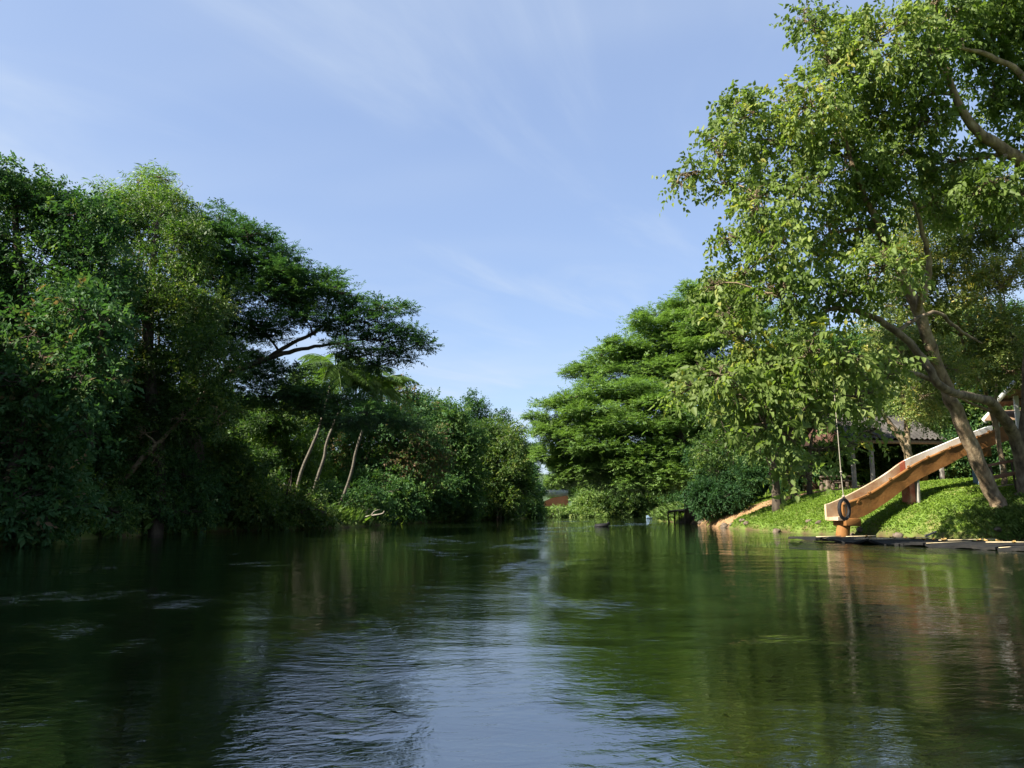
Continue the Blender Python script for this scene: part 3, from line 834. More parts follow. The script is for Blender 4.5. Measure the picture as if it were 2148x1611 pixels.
# ---------------------------------------------- the right bank
def right_bank():
    # rain trees with layered pale green crowns
    d = 60
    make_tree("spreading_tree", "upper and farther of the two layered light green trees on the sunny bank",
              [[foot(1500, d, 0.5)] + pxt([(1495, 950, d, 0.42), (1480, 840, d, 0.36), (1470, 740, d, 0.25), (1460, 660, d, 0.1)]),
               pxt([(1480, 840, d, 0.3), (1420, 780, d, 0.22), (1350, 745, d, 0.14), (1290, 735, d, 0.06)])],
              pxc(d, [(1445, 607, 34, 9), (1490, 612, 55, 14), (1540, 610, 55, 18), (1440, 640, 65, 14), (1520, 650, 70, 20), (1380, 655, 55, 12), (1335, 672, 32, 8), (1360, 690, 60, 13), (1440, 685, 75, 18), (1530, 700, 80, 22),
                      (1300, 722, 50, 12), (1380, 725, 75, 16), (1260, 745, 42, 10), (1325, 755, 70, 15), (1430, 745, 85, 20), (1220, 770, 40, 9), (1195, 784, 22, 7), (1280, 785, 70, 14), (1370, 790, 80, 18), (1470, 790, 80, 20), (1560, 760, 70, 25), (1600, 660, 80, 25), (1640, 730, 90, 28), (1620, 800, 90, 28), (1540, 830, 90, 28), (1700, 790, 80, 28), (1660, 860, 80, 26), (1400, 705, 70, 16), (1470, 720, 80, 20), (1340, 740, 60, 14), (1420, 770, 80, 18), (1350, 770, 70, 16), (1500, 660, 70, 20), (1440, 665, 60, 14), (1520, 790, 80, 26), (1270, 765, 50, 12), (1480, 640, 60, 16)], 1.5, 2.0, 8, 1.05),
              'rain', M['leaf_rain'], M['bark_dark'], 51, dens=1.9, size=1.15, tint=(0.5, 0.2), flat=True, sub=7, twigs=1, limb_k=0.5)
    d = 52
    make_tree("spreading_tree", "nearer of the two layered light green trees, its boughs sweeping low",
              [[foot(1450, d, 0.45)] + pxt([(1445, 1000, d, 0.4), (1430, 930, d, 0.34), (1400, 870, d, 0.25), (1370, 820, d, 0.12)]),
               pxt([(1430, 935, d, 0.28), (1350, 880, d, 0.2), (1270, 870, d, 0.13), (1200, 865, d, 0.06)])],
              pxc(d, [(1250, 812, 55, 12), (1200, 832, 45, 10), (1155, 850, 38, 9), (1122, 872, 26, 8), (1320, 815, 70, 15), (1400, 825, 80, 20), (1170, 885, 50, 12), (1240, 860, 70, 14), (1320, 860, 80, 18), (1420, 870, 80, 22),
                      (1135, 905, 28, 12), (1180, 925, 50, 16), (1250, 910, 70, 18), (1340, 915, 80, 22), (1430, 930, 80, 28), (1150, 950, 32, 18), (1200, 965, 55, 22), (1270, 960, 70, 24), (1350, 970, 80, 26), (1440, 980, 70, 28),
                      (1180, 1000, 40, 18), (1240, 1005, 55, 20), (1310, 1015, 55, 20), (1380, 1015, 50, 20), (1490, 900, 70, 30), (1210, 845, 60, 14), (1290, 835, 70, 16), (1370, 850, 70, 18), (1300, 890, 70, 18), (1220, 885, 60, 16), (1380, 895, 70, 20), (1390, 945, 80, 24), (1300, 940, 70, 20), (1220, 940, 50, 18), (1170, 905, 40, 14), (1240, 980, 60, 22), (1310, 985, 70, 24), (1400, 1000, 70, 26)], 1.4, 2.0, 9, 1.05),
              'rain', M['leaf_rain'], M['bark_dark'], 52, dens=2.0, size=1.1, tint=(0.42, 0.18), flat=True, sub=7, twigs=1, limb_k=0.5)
    d = 44
    bush("dark_shrub", "big dark glossy rounded shrub beside the sandy landing path", 1525, d, 3.4, 4.0, 'mid', M['leaf_dark'], 53, loc=(P(1525, 1070, d)[0], d), dens=1.5, tint=(0.2, 0.2))
    bush("dark_shrub", "dark upright shrub standing behind the stick jetty", 1500, 60, 2.6, 4.6, 'mid', M['leaf_dark'], 54, loc=(P(1505, 1070, 60)[0], 60), dens=1.1)
    # foreground: the big leaning tree with hanging leaves
    make_tree("leaning_tree", "tallest pale trunked tree leaning towards the water, its hanging leaves against the sky",
              [[foot(2096, 25, 0.27)] + pxt([(2085, 1040, 25, 0.235), (2040, 945, 24.6, 0.215), (1990, 825, 24.2, 0.2), (1945, 705, 23.6, 0.18), (1905, 605, 23, 0.15), (1850, 490, 22.2, 0.11), (1790, 350, 21.5, 0.07), (1750, 200, 21, 0.04)]),
               pxt([(1925, 650, 23.2, 0.12), (1950, 560, 22.8, 0.09), (1930, 470, 22.4, 0.06), (1900, 380, 22, 0.03)])],
              pxc(21.5, [(1560, 240, 75, 50), (1625, 300, 85, 70), (1695, 220, 85, 75), (1505, 320, 45, 50), (1448, 362, 38, 26), (1420, 385, 16, 16), (1670, 395, 95, 70), (1770, 330, 95, 80), (1790, 175, 95, 75), (1700, 45, 50, 40), (1760, 75, 55, 45),
                         (1850, 80, 95, 75), (1590, 420, 55, 55), (1625, 515, 80, 60), (1735, 495, 95, 75), (1845, 420, 85, 75), (1555, 580, 55, 40), (1500, 600, 34, 26), (1640, 625, 90, 55), (1755, 620, 80, 60), (1850, 560, 75, 60), (1535, 500, 30, 34), (1840, 240, 80, 70), (1740, 120, 50, 45),
                         (1530, 390, 35, 26), (1880, 330, 70, 60), (1960, 420, 70, 60), (1950, 250, 50, 50)], 1.0, 1.6, 10),
              'broad', M['leaf_bright'], M['bark_pale'], 55, dens=0.88, tint=(0.5, 0.22), twigs=6, sub=12, size=0.92)
    make_tree("forked_tree", "stout tree beside the hut whose crooked limb over the slide carries the rope",
              [[foot(2150, 25.5, 0.33)] + pxt([(2150, 1040, 25.5, 0.248), (2142, 960, 25.3, 0.216), (2122, 905, 25, 0.184), (2085, 850, 24.2, 0.152), (2035, 832, 23.2, 0.128), (1975, 812, 21.8, 0.112), (1930, 745, 21.6, 0.104), (1880, 695, 21.4, 0.096), (1820, 660, 21.2, 0.080), (1750, 648, 21, 0.060), (1690, 680, 20.8, 0.032)]),
               pxt([(2144, 965, 25.3, 0.192), (2152, 860, 25, 0.160), (2160, 700, 24.4, 0.136), (2180, 500, 23, 0.096)]),
               pxt([(1960, 800, 21.8, 0.072), (1900, 780, 21.4, 0.060), (1800, 800, 21, 0.048), (1700, 850, 20.6, 0.032)]),
               pxt([(1880, 695, 21.4, 0.064), (1960, 655, 21.6, 0.056), (2010, 690, 22, 0.048), (2060, 720, 22.4, 0.024)])],
              pxc(20.8, [(1500, 785, 60, 45), (1560, 715, 65, 50), (1445, 815, 40, 26), (1420, 825, 18, 14), (1620, 780, 80, 60), (1700, 725, 75, 55), (1595, 880, 60, 50), (1700, 840, 65, 55), (1655, 915, 45, 40), (1780, 745, 65, 50), (1800, 835, 50, 40),
                         (1725, 945, 45, 20), (1775, 935, 36, 16), (1690, 1000, 26, 20), (1640, 975, 28, 30), (1560, 820, 55, 45), (1830, 905, 36, 22), (1870, 770, 50, 40), (1530, 650, 45, 35)], 0.9, 1.0, 11),
              'broad', M['leaf_bright'], M['bark_mid'], 56, dens=0.8, tint=(0.52, 0.2), twigs=7, sub=11, size=1.15)
    make_tree("overhanging_tree", "thick pale limb and twiggy crown of a tree entering at the upper corner",
              [[foot(2600, 22, 0.35)] + pxt([(2520, 800, 22, 0.3), (2350, 520, 21.6, 0.24), (2200, 385, 21.3, 0.19), (2110, 315, 21, 0.16), (2040, 265, 20.8, 0.13), (2000, 190, 20.6, 0.09), (1970, 90, 20.4, 0.06)]),
               pxt([(2230, 400, 21.3, 0.14), (2160, 180, 21, 0.1), (2080, 120, 20.8, 0.07), (2010, 100, 20.6, 0.04)])],
              pxc(21, [(2000, 40, 85, 60), (2090, 70, 85, 60), (2150, 30, 80, 70), (1945, 120, 65, 60), (1930, 210, 60, 55), (2070, 195, 70, 55), (2140, 200, 60, 60), (2200, 300, 90, 90), (2140, 420, 65, 40), (1960, 20, 60, 50), (2100, -60, 130, 60), (2260, 120, 120, 140), (2000, 340, 70, 50), (2080, 380, 70, 50), (2040, 130, 60, 50)], 1.0, 1.2, 12),
              'broad', M['leaf_bright'], M['bark_pale'], 57, dens=1.0, tint=(0.25, 0.2), twigs=7, sub=9)
    make_tree("small_leaved_tree", "slim olive green tree with fine leaves and yellow flecks rising before the hut",
              [[foot(2112, 28, 0.1)] + pxt([(2105, 985, 28, 0.095), (2092, 905, 28, 0.085), (2078, 855, 27.9, 0.075), (2058, 800, 27.8, 0.065), (2035, 770, 27.6, 0.05), (2000, 640, 27, 0.04), (1960, 500, 26.6, 0.02)]),
               pxt([(2092, 905, 28, 0.06), (2090, 840, 28, 0.05), (2092, 780, 28, 0.04), (2100, 640, 27.8, 0.03), (2080, 480, 27.4, 0.015)])],
              pxc(26, [(1950, 440, 80, 50), (2050, 470, 90, 55), (2130, 500, 70, 55), (1900, 545, 75, 55), (2000, 570, 85, 60), (2100, 595, 85, 60), (1940, 670, 70, 55), (2050, 690, 85, 55), (2130, 700, 60, 55), (1890, 740, 55, 50), (1985, 765, 65, 40),
                       (2060, 780, 60, 35), (2125, 780, 50, 35), (1930, 830, 55, 45), (1880, 640, 60, 50), (2000, 390, 80, 40), (2100, 410, 60, 40)], 1.0, 1.6, 13),
              'fine', M['leaf_olive'], M['bark_pale'], 58, dens=1.9, tint=(0.55, 0.22), size=1.2, twigs=4)
    make_tree("twin_trunk_tree", "tree with two crossing brown stems standing behind the slide",
              [[foot(1912, 35, 0.2)] + pxt([(1905, 960, 35, 0.18), (1893, 925, 35, 0.15), (1872, 895, 35, 0.12), (1850, 865, 35, 0.1), (1830, 820, 35, 0.07)]),
               pxt([(1905, 955, 35, 0.15), (1902, 890, 35, 0.12), (1895, 830, 35, 0.1), (1890, 770, 35, 0.07), (1880, 690, 35, 0.04)])],
              pxc(35, [(1850, 790, 60, 40), (1900, 740, 60, 45), (1930, 800, 50, 40), (1820, 850, 45, 25), (1940, 860, 45, 40), (1860, 700, 60, 45), (1970, 730, 55, 50), (1965, 840, 35, 30), (1790, 780, 50, 40)], 1.0, 1.0, 14),
              'mid', M['leaf_olive'], M['bark_pale'], 59, dens=0.8, size=0.9)
    make_tree("path_tree", "dark trunked tree standing at the top of the sandy landing path",
              [[foot(1632, 37, 0.24)] + pxt([(1626, 1020, 37, 0.2), (1618, 970, 37, 0.17), (1600, 925, 37, 0.13), (1580, 870, 37, 0.08), (1560, 810, 37, 0.04)]),
               pxt([(1622, 985, 37, 0.13), (1640, 930, 37, 0.1), (1660, 870, 37, 0.06)])],
              pxc(38, [(1500, 870, 60, 40), (1560, 850, 60, 45), (1530, 930, 55, 40), (1480, 940, 45, 40), (1590, 930, 50, 35), (1640, 860, 60, 45), (1580, 780, 70, 50), (1690, 800, 60, 50), (1650, 740, 70, 50), (1500, 800, 60, 45)], 1.0, 1.5, 15),
              'mid', M['leaf_mid'], M['bark_dark'], 60, dens=0.8, tint=(0.5, 0.2))
    make_tree("path_tree", "shorter brown tree behind the hanging leaf cluster, left of the pavilion posts",
              [[foot(1668, 38, 0.16)] + pxt([(1662, 1020, 38, 0.15), (1655, 975, 38, 0.12), (1665, 900, 38, 0.08), (1670, 840, 38, 0.04)]),
               [foot(1700, 38.4, 0.14)] + pxt([(1698, 1010, 38.4, 0.12), (1702, 930, 38.4, 0.08), (1720, 850, 38.4, 0.04)])],
              pxc(39, [(1680, 850, 60, 40), (1730, 830, 55, 45), (1640, 900, 40, 30), (1760, 880, 40, 30), (1700, 780, 60, 45)], 1.0, 1.0, 16),
              'mid', M['leaf_dark'], M['bark_dark'], 61, dens=0.8)


right_bank()


def generic_forest():
    """rows of trees farther from the water; copies of two kinds"""
    rng = np.random.default_rng(9)

    def proto(label, mat, seed, h, w):
        b = np.array([0, 0, 0.0]); r2 = np.random.default_rng(seed)
        tr = [[(b - [0, 0, 0.3], 0.3), (b + [0.1, 0, h * 0.3], 0.25), (b + [-0.1, 0.1, h * 0.6], 0.17), (b + [0.1, 0, h * 0.88], 0.06)]]
        cl = []
        for i in range(20):
            a = r2.uniform(0, 6.28); zz = r2.uniform(0.16, 0.95); q = math.sqrt(r2.uniform(0.05, 1)) * (1 - 0.55 * abs(zz - 0.5) * 1.4)
            rr = r2.uniform(0.16, 0.27) * w
            cl.append((b + np.array([math.cos(a) * w * 0.42 * q, math.sin(a) * w * 0.42 * q, h * zz]), (rr, rr, rr * 0.8)))
        return make_tree("forest_tree", label, tr, cl, 'far', mat, M['bark_dark'], seed, group="forest trees behind the banks", sub=6, twigs=1, size=0.95, dens=1.0, tint=(0.45, 0.22))
    A = proto("x", M['leaf_dark'], 71, 10.5, 8.0)
    B = proto("x", M['leaf_mid'], 72, 9.0, 7.5)
    spots = [  # (x, y, scale, kind)
        (-18, 11.5, 1.12, 0), (-16.5, 7.5, 1.4, 1), (-15.5, 0.5, 1.35, 0), (-16, -7, 1.35, 1), (-16.5, -14, 1.35, 0),  # out of view beside the camera, added to shade the near water
        (-24, 30, 1.05, 0), (-21, 22, 1.0, 1), (-30, 38, 1.15, 0), (-21, 38, 0.72, 1), (-17.5, 43, 0.6, 0), (-15, 50, 0.62, 1), (-14, 58, 0.78, 0), (-11, 68, 0.85, 1), (-7, 78, 0.85, 0), (-3, 90, 0.8, 1),
        (-22, 14, 1.05, 0), (-19, 6, 1.0, 1), (-27, 20, 1.15, 1), (-24, 0, 1.0, 0), (-19, 30, 0.8, 0), (-26, 50, 0.8, 1), (-22, 62, 0.8, 0), (-16, 27, 0.62, 0), (-17, 34.5, 0.62, 1), (-20, -8, 1.05, 1),
        (20, 50, 0.95, 0), (25, 46, 0.95, 1), (31, 44, 1.0, 0), (37, 41, 1.0, 1), (27, 56, 1.2, 1), (34, 54, 1.2, 0), (20, 62, 1.0, 1), (42, 50, 1.2, 1), (23, 72, 1.2, 0), (17, 72, 0.85, 1), (31, 36.5, 0.8, 1), (35, 32, 0.9, 0),
        (18, 80, 0.8, 0), (24, 88, 0.8, 1), (7, 122, 0.75, 1), (11.5, 116, 0.72, 0), (16, 116, 0.75, 1), (21, 118, 0.8, 0), (26, 124, 0.9, 1), (2, 112, 0.8, 0), (-4, 106, 0.9, 1), (32, 126, 0.8, 0),
    ]
    for i, (x, y, s, k) in enumerate(spots):
        src = (A, B)[k]
        side = "shaded" if x < 0 and y < 105 else ("sunny" if y < 95 else "far")
        tone = ("dark", "mid green")[k]
        label = f"{tone} forest tree standing back from the {side} bank among others alike"
        loc = (x, y, gz(x, y)); rz = rng.uniform(0, 6.28); sc = (s * rng.uniform(0.92, 1.1), s * rng.uniform(0.92, 1.1), s)
        first = src.get("label") == "x"
        if first:
            src.location = loc; src.rotation_euler = (0, 0, rz); src.scale = sc; src["label"] = label
            src["group"] = f"{tone} forest trees behind the {side} bank"
        else:
            c = copy_tree(src, loc, rz, sc, label)
            c["group"] = f"{tone} forest trees behind the {side} bank"


generic_forest()

# ------------------------------------------------------------------ built things on the sunny bank
M['slide_orange'] = solid("weathered_orange_paint", [(0.10, 0.045, 0.012), (0.20, 0.085, 0.021), (0.27, 0.128, 0.038)], 2.2, 0.75, 0.35, 14)
M['slide_white'] = solid("worn_white_paint", [(0.5, 0.42, 0.32), (0.62, 0.61, 0.56), (0.70, 0.73, 0.72)], 1.3, 0.6, 0.2, 12)
M['slide_stain'] = solid("stained_trough", [(0.30, 0.16, 0.08), (0.42, 0.31, 0.2), (0.54, 0.48, 0.39)], 1.6, 0.7, 0.25, 12)
M['red_paint'] = solid("faded_red_paint", [(0.30, 0.06, 0.035), (0.42, 0.13, 0.08), (0.5, 0.26, 0.18)], 3, 0.7, 0.2)
M['concrete'] = solid("old_concrete", [(0.17, 0.16, 0.135), (0.27, 0.255, 0.22), (0.34, 0.32, 0.28)], 2.5, 0.9, 0.3, 12)
M['pale_concrete'] = solid("pale_concrete", [(0.42, 0.41, 0.37), (0.55, 0.54, 0.5)], 2.5, 0.85, 0.25, 12)
M['roof_sheet'] = solid("corrugated_cement_roof", [(0.022, 0.02, 0.018), (0.05, 0.045, 0.04), (0.085, 0.077, 0.066)], 1.1, 0.9, 0.25, 8)  # colour darkened to carry the shade of the trees over the roof
M['roof_under'] = solid("brown_roof_boards", [(0.12, 0.075, 0.045), (0.2, 0.13, 0.08)], 4, 0.85, 0.3)
M['timber'] = solid("weathered_timber", [(0.13, 0.095, 0.06), (0.24, 0.18, 0.12), (0.33, 0.26, 0.18)], 4, 0.85, 0.35, 14, (6, 1, 1))
M['dark_timber'] = solid("dark_timber", [(0.045, 0.032, 0.024), (0.085, 0.062, 0.046)], 4, 0.85, 0.3)
M['rail_red'] = solid("brown_red_rail", [(0.13, 0.06, 0.035), (0.22, 0.12, 0.075)], 5, 0.75, 0.2)
M['rubber'] = solid("black_rubber", [(0.007, 0.007, 0.008), (0.014, 0.014, 0.015)], 7, 0.7, 0.2, 30, spec=0.2)
M['mat_black'] = solid("black_floating_mat", [(0.006, 0.006, 0.006), (0.012, 0.012, 0.012), (0.026, 0.023, 0.019)], 2.2, 0.8, 0.4, 25, spec=0.2)
M['rope'] = solid("pale_rope", [(0.2, 0.175, 0.135), (0.29, 0.26, 0.21)], 30, 0.9, 0.3)
M['bamboo_pole'] = solid("bleached_bamboo", [(0.42, 0.33, 0.19), (0.6, 0.5, 0.32)], 8, 0.7, 0.15)
M['dry_leaf'] = solid("dry_leaf", [(0.34, 0.2, 0.06), (0.5, 0.36, 0.14)], 12, 0.8, 0.2)
M['stone'] = solid("bank_stone", [(0.06, 0.045, 0.032), (0.12, 0.092, 0.066), (0.19, 0.155, 0.12)], 4, 0.9, 0.5, 12)
M['white_paint'] = solid("white_paint", [(0.46, 0.45, 0.43), (0.6, 0.6, 0.58)], 3, 0.6, 0.1)
M['orange_wall'] = solid("orange_wall_paint", [(0.62, 0.2, 0.08), (0.74, 0.30, 0.13)], 0.8, 0.8, 0.1)
M['blue_paint'] = solid("pale_blue_paint", [(0.12, 0.2, 0.3), (0.22, 0.3, 0.4)], 3, 0.5, 0.1)
M['clay'] = solid("old_brick_red_wall", [(0.06, 0.03, 0.02), (0.10, 0.05, 0.035)], 3, 0.9, 0.2)


def slab(mb, a, b):
    """solid between two equal grids of points (r, c, 3): both faces and the rim"""
    r, c = a.shape[:2]
    mb.grid(a); mb.grid(b, True)
    for ea, eb in ((a[0], b[0]), (b[-1], a[-1])):
        mb.grid(np.stack([eb, ea]))
    for ea, eb in ((a[:, 0], b[:, 0]), (b[:, -1], a[:, -1])):
        mb.grid(np.stack([ea, eb]))


def star(c, r, n, u, h, rng, arms=5):
    """a knobbly five armed relief on a wall with normal n"""
    v = np.cross(n, u); k = 40
    a = np.linspace(0, 2 * np.pi, k, endpoint=False) + rng.uniform(0, 1)
    rr = r * (0.55 + 0.45 * np.abs(np.cos(a * arms / 2)) ** 1.5)
    rows = []
    for t, hh in ((1.0, -0.01), (0.93, 0.35 * h), (0.6, 0.8 * h), (0.25, h)):
        rows.append(c + (np.cos(a) * rr * t)[:, None] * u + (np.sin(a) * rr * t)[:, None] * v + n * hh)
    g = np.stack(rows); g = np.concatenate([g, g[:, :1]], 1)
    return g, c + n * h * 1.02


def water_slide():
    rng = np.random.default_rng(3)
    be = R(15); u = np.array([math.cos(be), math.sin(be), 0]); nn = np.array([math.sin(be), -math.cos(be), 0])
    w, th = 0.78, 0.10
    A = P(1770, 1090, 27.3)
    near_top = [(1757, 1062), (1772, 1055), (1814, 1041), (1854, 1017), (1894, 990), (1924, 970), (1974, 947), (2024, 927), (2114, 891)]
    near_bot = [(1769, 1091), (1790, 1090), (1814, 1083), (1854, 1058), (1894, 1028), (1924, 1007), (1959, 990), (1999, 970), (2034, 951), (2118, 922)]
    far_top = [(1729, 1060), (1774, 1040), (1814, 1019), (1854, 995), (1891, 967), (1924, 953), (1970, 934), (2014, 915), (2104, 882)]
    Bo = A - nn * w

    def curve(px, o):
        q = np.array([on_plane(x, y, o, u) for x, y in px])
        return (q - A) @ u, q[:, 2]
    st, zt = curve(near_top, A); sb, zb = curve(near_bot, A); sf, zf = curve(far_top, Bo)
    smax = min(st[-1], sf[-1])
    s = np.linspace(0.0, smax, 60)
    top = np.interp(s, st, zt); bot = np.interp(s, sb, zb)
    k = np.ones(5) / 5
    sm = lambda y: np.convolve(np.pad(y, 2, mode='edge'), k, 'valid')
    top, bot = sm(top), sm(bot)
    s0 = sf[0]
    s2 = np.linspace(min(s0, 0.0), smax, 60)
    ftop = sm(np.interp(s2, sf, zf)); fbot = np.interp(s2, s, bot)
    root = thing("water_slide", A * [1, 1, 0], "long weathered orange concrete slide with white trough running down to the water", "slide")
    line = lambda ss_, zz, off: A * [1, 1, 0] + u * ss_[:, None] - nn * np.broadcast_to(off, ss_.shape)[:, None] + np.array([0, 0, 1.0]) * zz[:, None]
    wob = 0.012 * np.sin(s * 5.3) + rng.normal(0, 0.004, 60)
    mb = MB()
    rows = 7; tt = np.linspace(0, 1, rows)[:, None]
    zz = bot + (top - bot) * tt
    out = np.stack([line(s, zz[i], 0.0 + wob * 0.6 + 0.010 * math.sin(math.pi * tt[i, 0])) for i in range(rows)])
    inn = np.stack([line(s, zz[i], th + wob * 0.3) for i in range(rows)])
    slab(mb, out, inn)
    # rolled rim along the top edge
    mb.tube(line(s, top - 0.045, th * 0.45), 0.058, 8)
    mb.build("near_wall", M['slide_orange'], root, smooth=True)
    mb = MB()
    zz2 = fbot + (ftop - fbot) * tt
    out = np.stack([line(s2, zz2[i], w - th) for i in range(rows)])
    inn = np.stack([line(s2, zz2[i], w) for i in range(rows)])
    slab(mb, out, inn)
    cut = np.searchsorted(s2, np.interp(1888, [p[0] for p in far_top], sf))
    far = mb.build("far_wall", M['slide_white'], root, smooth=True)
    far.data.materials.append(M['slide_stain']); far.data.materials.append(M['red_paint'])
    ce = np.zeros(len(far.data.polygons) * 3); far.data.polygons.foreach_get("center", ce)
    sc = (ce.reshape(-1, 3) + A * [1, 1, 0] - A * [1, 1, 0]) @ u
    mi = np.where(sc < s2[cut] - 0.12, 1, np.where(sc < s2[cut] + 0.14, 2, 0)).astype(np.int32)
    far.data.polygons.foreach_set("material_index", mi)
    mb = MB()
    g = np.stack([line(s2, fbot + 0.10, o) for o in (th - 0.02, w * 0.35, w * 0.65, w - th + 0.02)])
    slab(mb, g, g - np.array([0, 0, 0.12]))
    mb.build("trough", M['slide_stain'], root, smooth=True)
    # reliefs on the wall
    for x, y, r in ((1801, 1052, 0.11), (1824, 1036, 0.10), (1868, 1006, 0.09), (1906, 980, 0.08), (1947, 960, 0.09), (1995, 940, 0.09), (2051, 917, 0.08), (2075, 907, 0.09)):
        c = on_plane(x, y, A, u)
        g, tip = star(c + nn * 0.0, r, nn, u, 0.018, rng)
        mb = MB(); mb.grid(g); n0 = mb.n
        mb.build("relief_star", M['slide_orange'], root, smooth=True)
    # supports
    c0 = on_plane(1783, 1088, A, u) - nn * w * 0.45
    mb = MB()
    ft = np.array([c0[0] - 0.12, c0[1], -0.6])
    mb.tube(spline([np.array([c0[0] + 0.02, c0[1], c0[2] - 0.16]), (c0 + ft) / 2, ft], 8), np.linspace(0.21, 0.25, 8), 16)
    mb.build("pillar", M['slide_orange'], root, smooth=True)
    mb = MB()
    for z, hw in ((0.0, 0.36), ):
        mb.box(np.array([c0[0] + 0.12, c0[1], c0[2] - 0.12]), (0.62, w * 0.9, 0.26), be)
    mb.build("bracket", M['slide_orange'], root, bevel=0.03)
    c1 = on_plane(1919, 1005, A, u) - nn * w * 0.45
    mb = MB(); zg = gz(c1[0], c1[1]) - 0.3
    mb.box([c1[0], c1[1], (c1[2] + 0.05 + zg) / 2], (0.24, 0.42, c1[2] + 0.05 - zg), be)
    mb.build("pillar", M['red_paint'], root, bevel=0.015)
    mb = MB(); mb.box([c1[0] + 0.17, c1[1] - 0.05, (c1[2] + 0.02 + zg) / 2], (0.1, 0.5, c1[2] - zg), be); mb.build("pillar", M['concrete'], root, bevel=0.01)
    for px, py, hw, hh in ((1942, 992, 0.13, 0.5), (2070, 940, 0.24, 0.55)):
        c = on_plane(px, py, A, u) - nn * w * 0.45
        mb = MB(); mb.box([c[0], c[1], c[2] - 0.02], (hw * 2, w * 0.8, hh), be); mb.build("bracket", M['slide_orange'], root, bevel=0.02)
    c = on_plane(2062, 955, A, u) - nn * w * 0.3
    zg = gz(c[0], c[1]) - 0.2
    mb = MB(); mb.box([c[0] - 0.05, c[1], (c[2] + 0.25 + zg) / 2], (0.22, 0.3, c[2] + 0.25 - zg), be); mb.build("pillar", M['blue_paint'], root, bevel=0.01)
    return A, u, nn, smax, float(bot[-1])


SLIDE = water_slide()


def roof_sheet_mb(mb, a, b, c, wave=0.045, pitch=0.3, th=0.012):
    """corrugated sheet: eave from a to b, ridge edge from c (above a)"""
    a, b, c = (np.asarray(q, float) for q in (a, b, c))
    L = np.linalg.norm(b - a); n = max(8, int(L / pitch * 6)); t = np.linspace(0, 1, n)
    nv = nrm(np.cross(b - a, c - a)); nv = nv if nv[2] > 0 else -nv
    off = wave * np.sin(t * L / pitch * 2 * np.pi)
    g = np.stack([a + (b - a) * t[:, None] + nv * off[:, None] + (c - a) * k for k in (0, 0.34, 0.67, 1.0)])
    slab(mb, g, g - nv * th)


def pavilion(name, label, px0, px1, d, eave_y, ridge_y, depth, posts, group=None, seed=0, wall=False):
    e0, e1 = P(px0, eave_y, d), P(px1, eave_y, d)
    yaw = R(8); dv = np.array([-math.sin(yaw), math.cos(yaw), 0])
    e1[1] = e0[1] + (e1[0] - e0[0]) * math.tan(yaw)
    xm = (e0 + e1) / 2
    root = thing(name, [xm[0], xm[1] + depth / 2, gz(xm[0], xm[1])], label, "pavilion", group)
    rz = CAM_Z + (HORIZON - ridge_y) / F0 * (d + depth / 2)
    r0, r1 = e0 + dv * depth / 2, e1 + dv * depth / 2
    r0[2] = r1[2] = rz
    f0, f1 = e0 + dv * depth, e1 + dv * depth
    mb = MB(); roof_sheet_mb(mb, e0, e1, r0); roof_sheet_mb(mb, f0, f1, r0)
    mb.tube(np.stack([r0, (r0 + r1) / 2, r1]), 0.07, 8)
    mb.build("roof", M['roof_sheet'], root, smooth=True)
    ax = nrm(e1 - e0)
    for p, q, o in ((e0, e1, 0.12), (f0, f1, -0.12)):
        mb = MB(); mb.bar(p + ax * 0.15 + dv * o * 1.6 - [0, 0, 0.17], q - ax * 0.15 + dv * o * 1.6 - [0, 0, 0.17], 0.13, 0.18)
        mb.build("beam", M['timber'], root)
    for r_, e_, f_ in ((r0 + ax * 0.3, e0 + ax * 0.3, f0 + ax * 0.3), (r1 - ax * 0.3, e1 - ax * 0.3, f1 - ax * 0.3)):
        mb = MB(); mb.add([e_ - [0, 0, .06], f_ - [0, 0, .06], r_ - [0, 0, .06], e_ + ax * .04 - [0, 0, .06], f_ + ax * .04 - [0, 0, .06], r_ + ax * .04 - [0, 0, .06]],
                          [[0, 1, 4, 3], [1, 2, 5, 4], [2, 0, 3, 5]], [[0, 2, 1], [3, 4, 5]])
        mb.build("gable", M['clay'], root)
    for px in posts:
        for back in (0, 1):
            b = P(px, eave_y, d); t = (b[0] - e0[0]) / (e1[0] - e0[0])
            c = e0 + (e1 - e0) * t + dv * (0.2 if not back else depth - 0.2)
            zg = gz(c[0], c[1]) - 0.3
            mb = MB(); mb.box([c[0], c[1], (zg + e0[2] - 0.262) / 2], (0.17, 0.17, e0[2] - 0.262 - zg), yaw); mb.build("post", M['concrete'], root, bevel=0.012)
    if wall:
        a_, b_ = f0 + ax * 0.4 - dv * 0.45, f1 - ax * 0.4 - dv * 0.45
        mb = MB(); zg = gz(a_[0], a_[1])
        m_ = (a_ + b_) / 2
        mb.box([m_[0], m_[1], zg + 0.35], (np.linalg.norm(b_ - a_), 0.12, 0.9), yaw); mb.build("low_wall", M['clay'], root)


pavilion("pavilion", "large open pavilion with grey corrugated roof and square posts behind the slide", 1772, 2004, 40, 918, 872, 5.5, (1792, 1834, 1915, 1992), wall=True)
pavilion("pavilion", "small open shelter with corrugated roof seen between the large pavilion's posts", 1752, 1834, 52, 966, 945, 3.2, (1766, 1824))


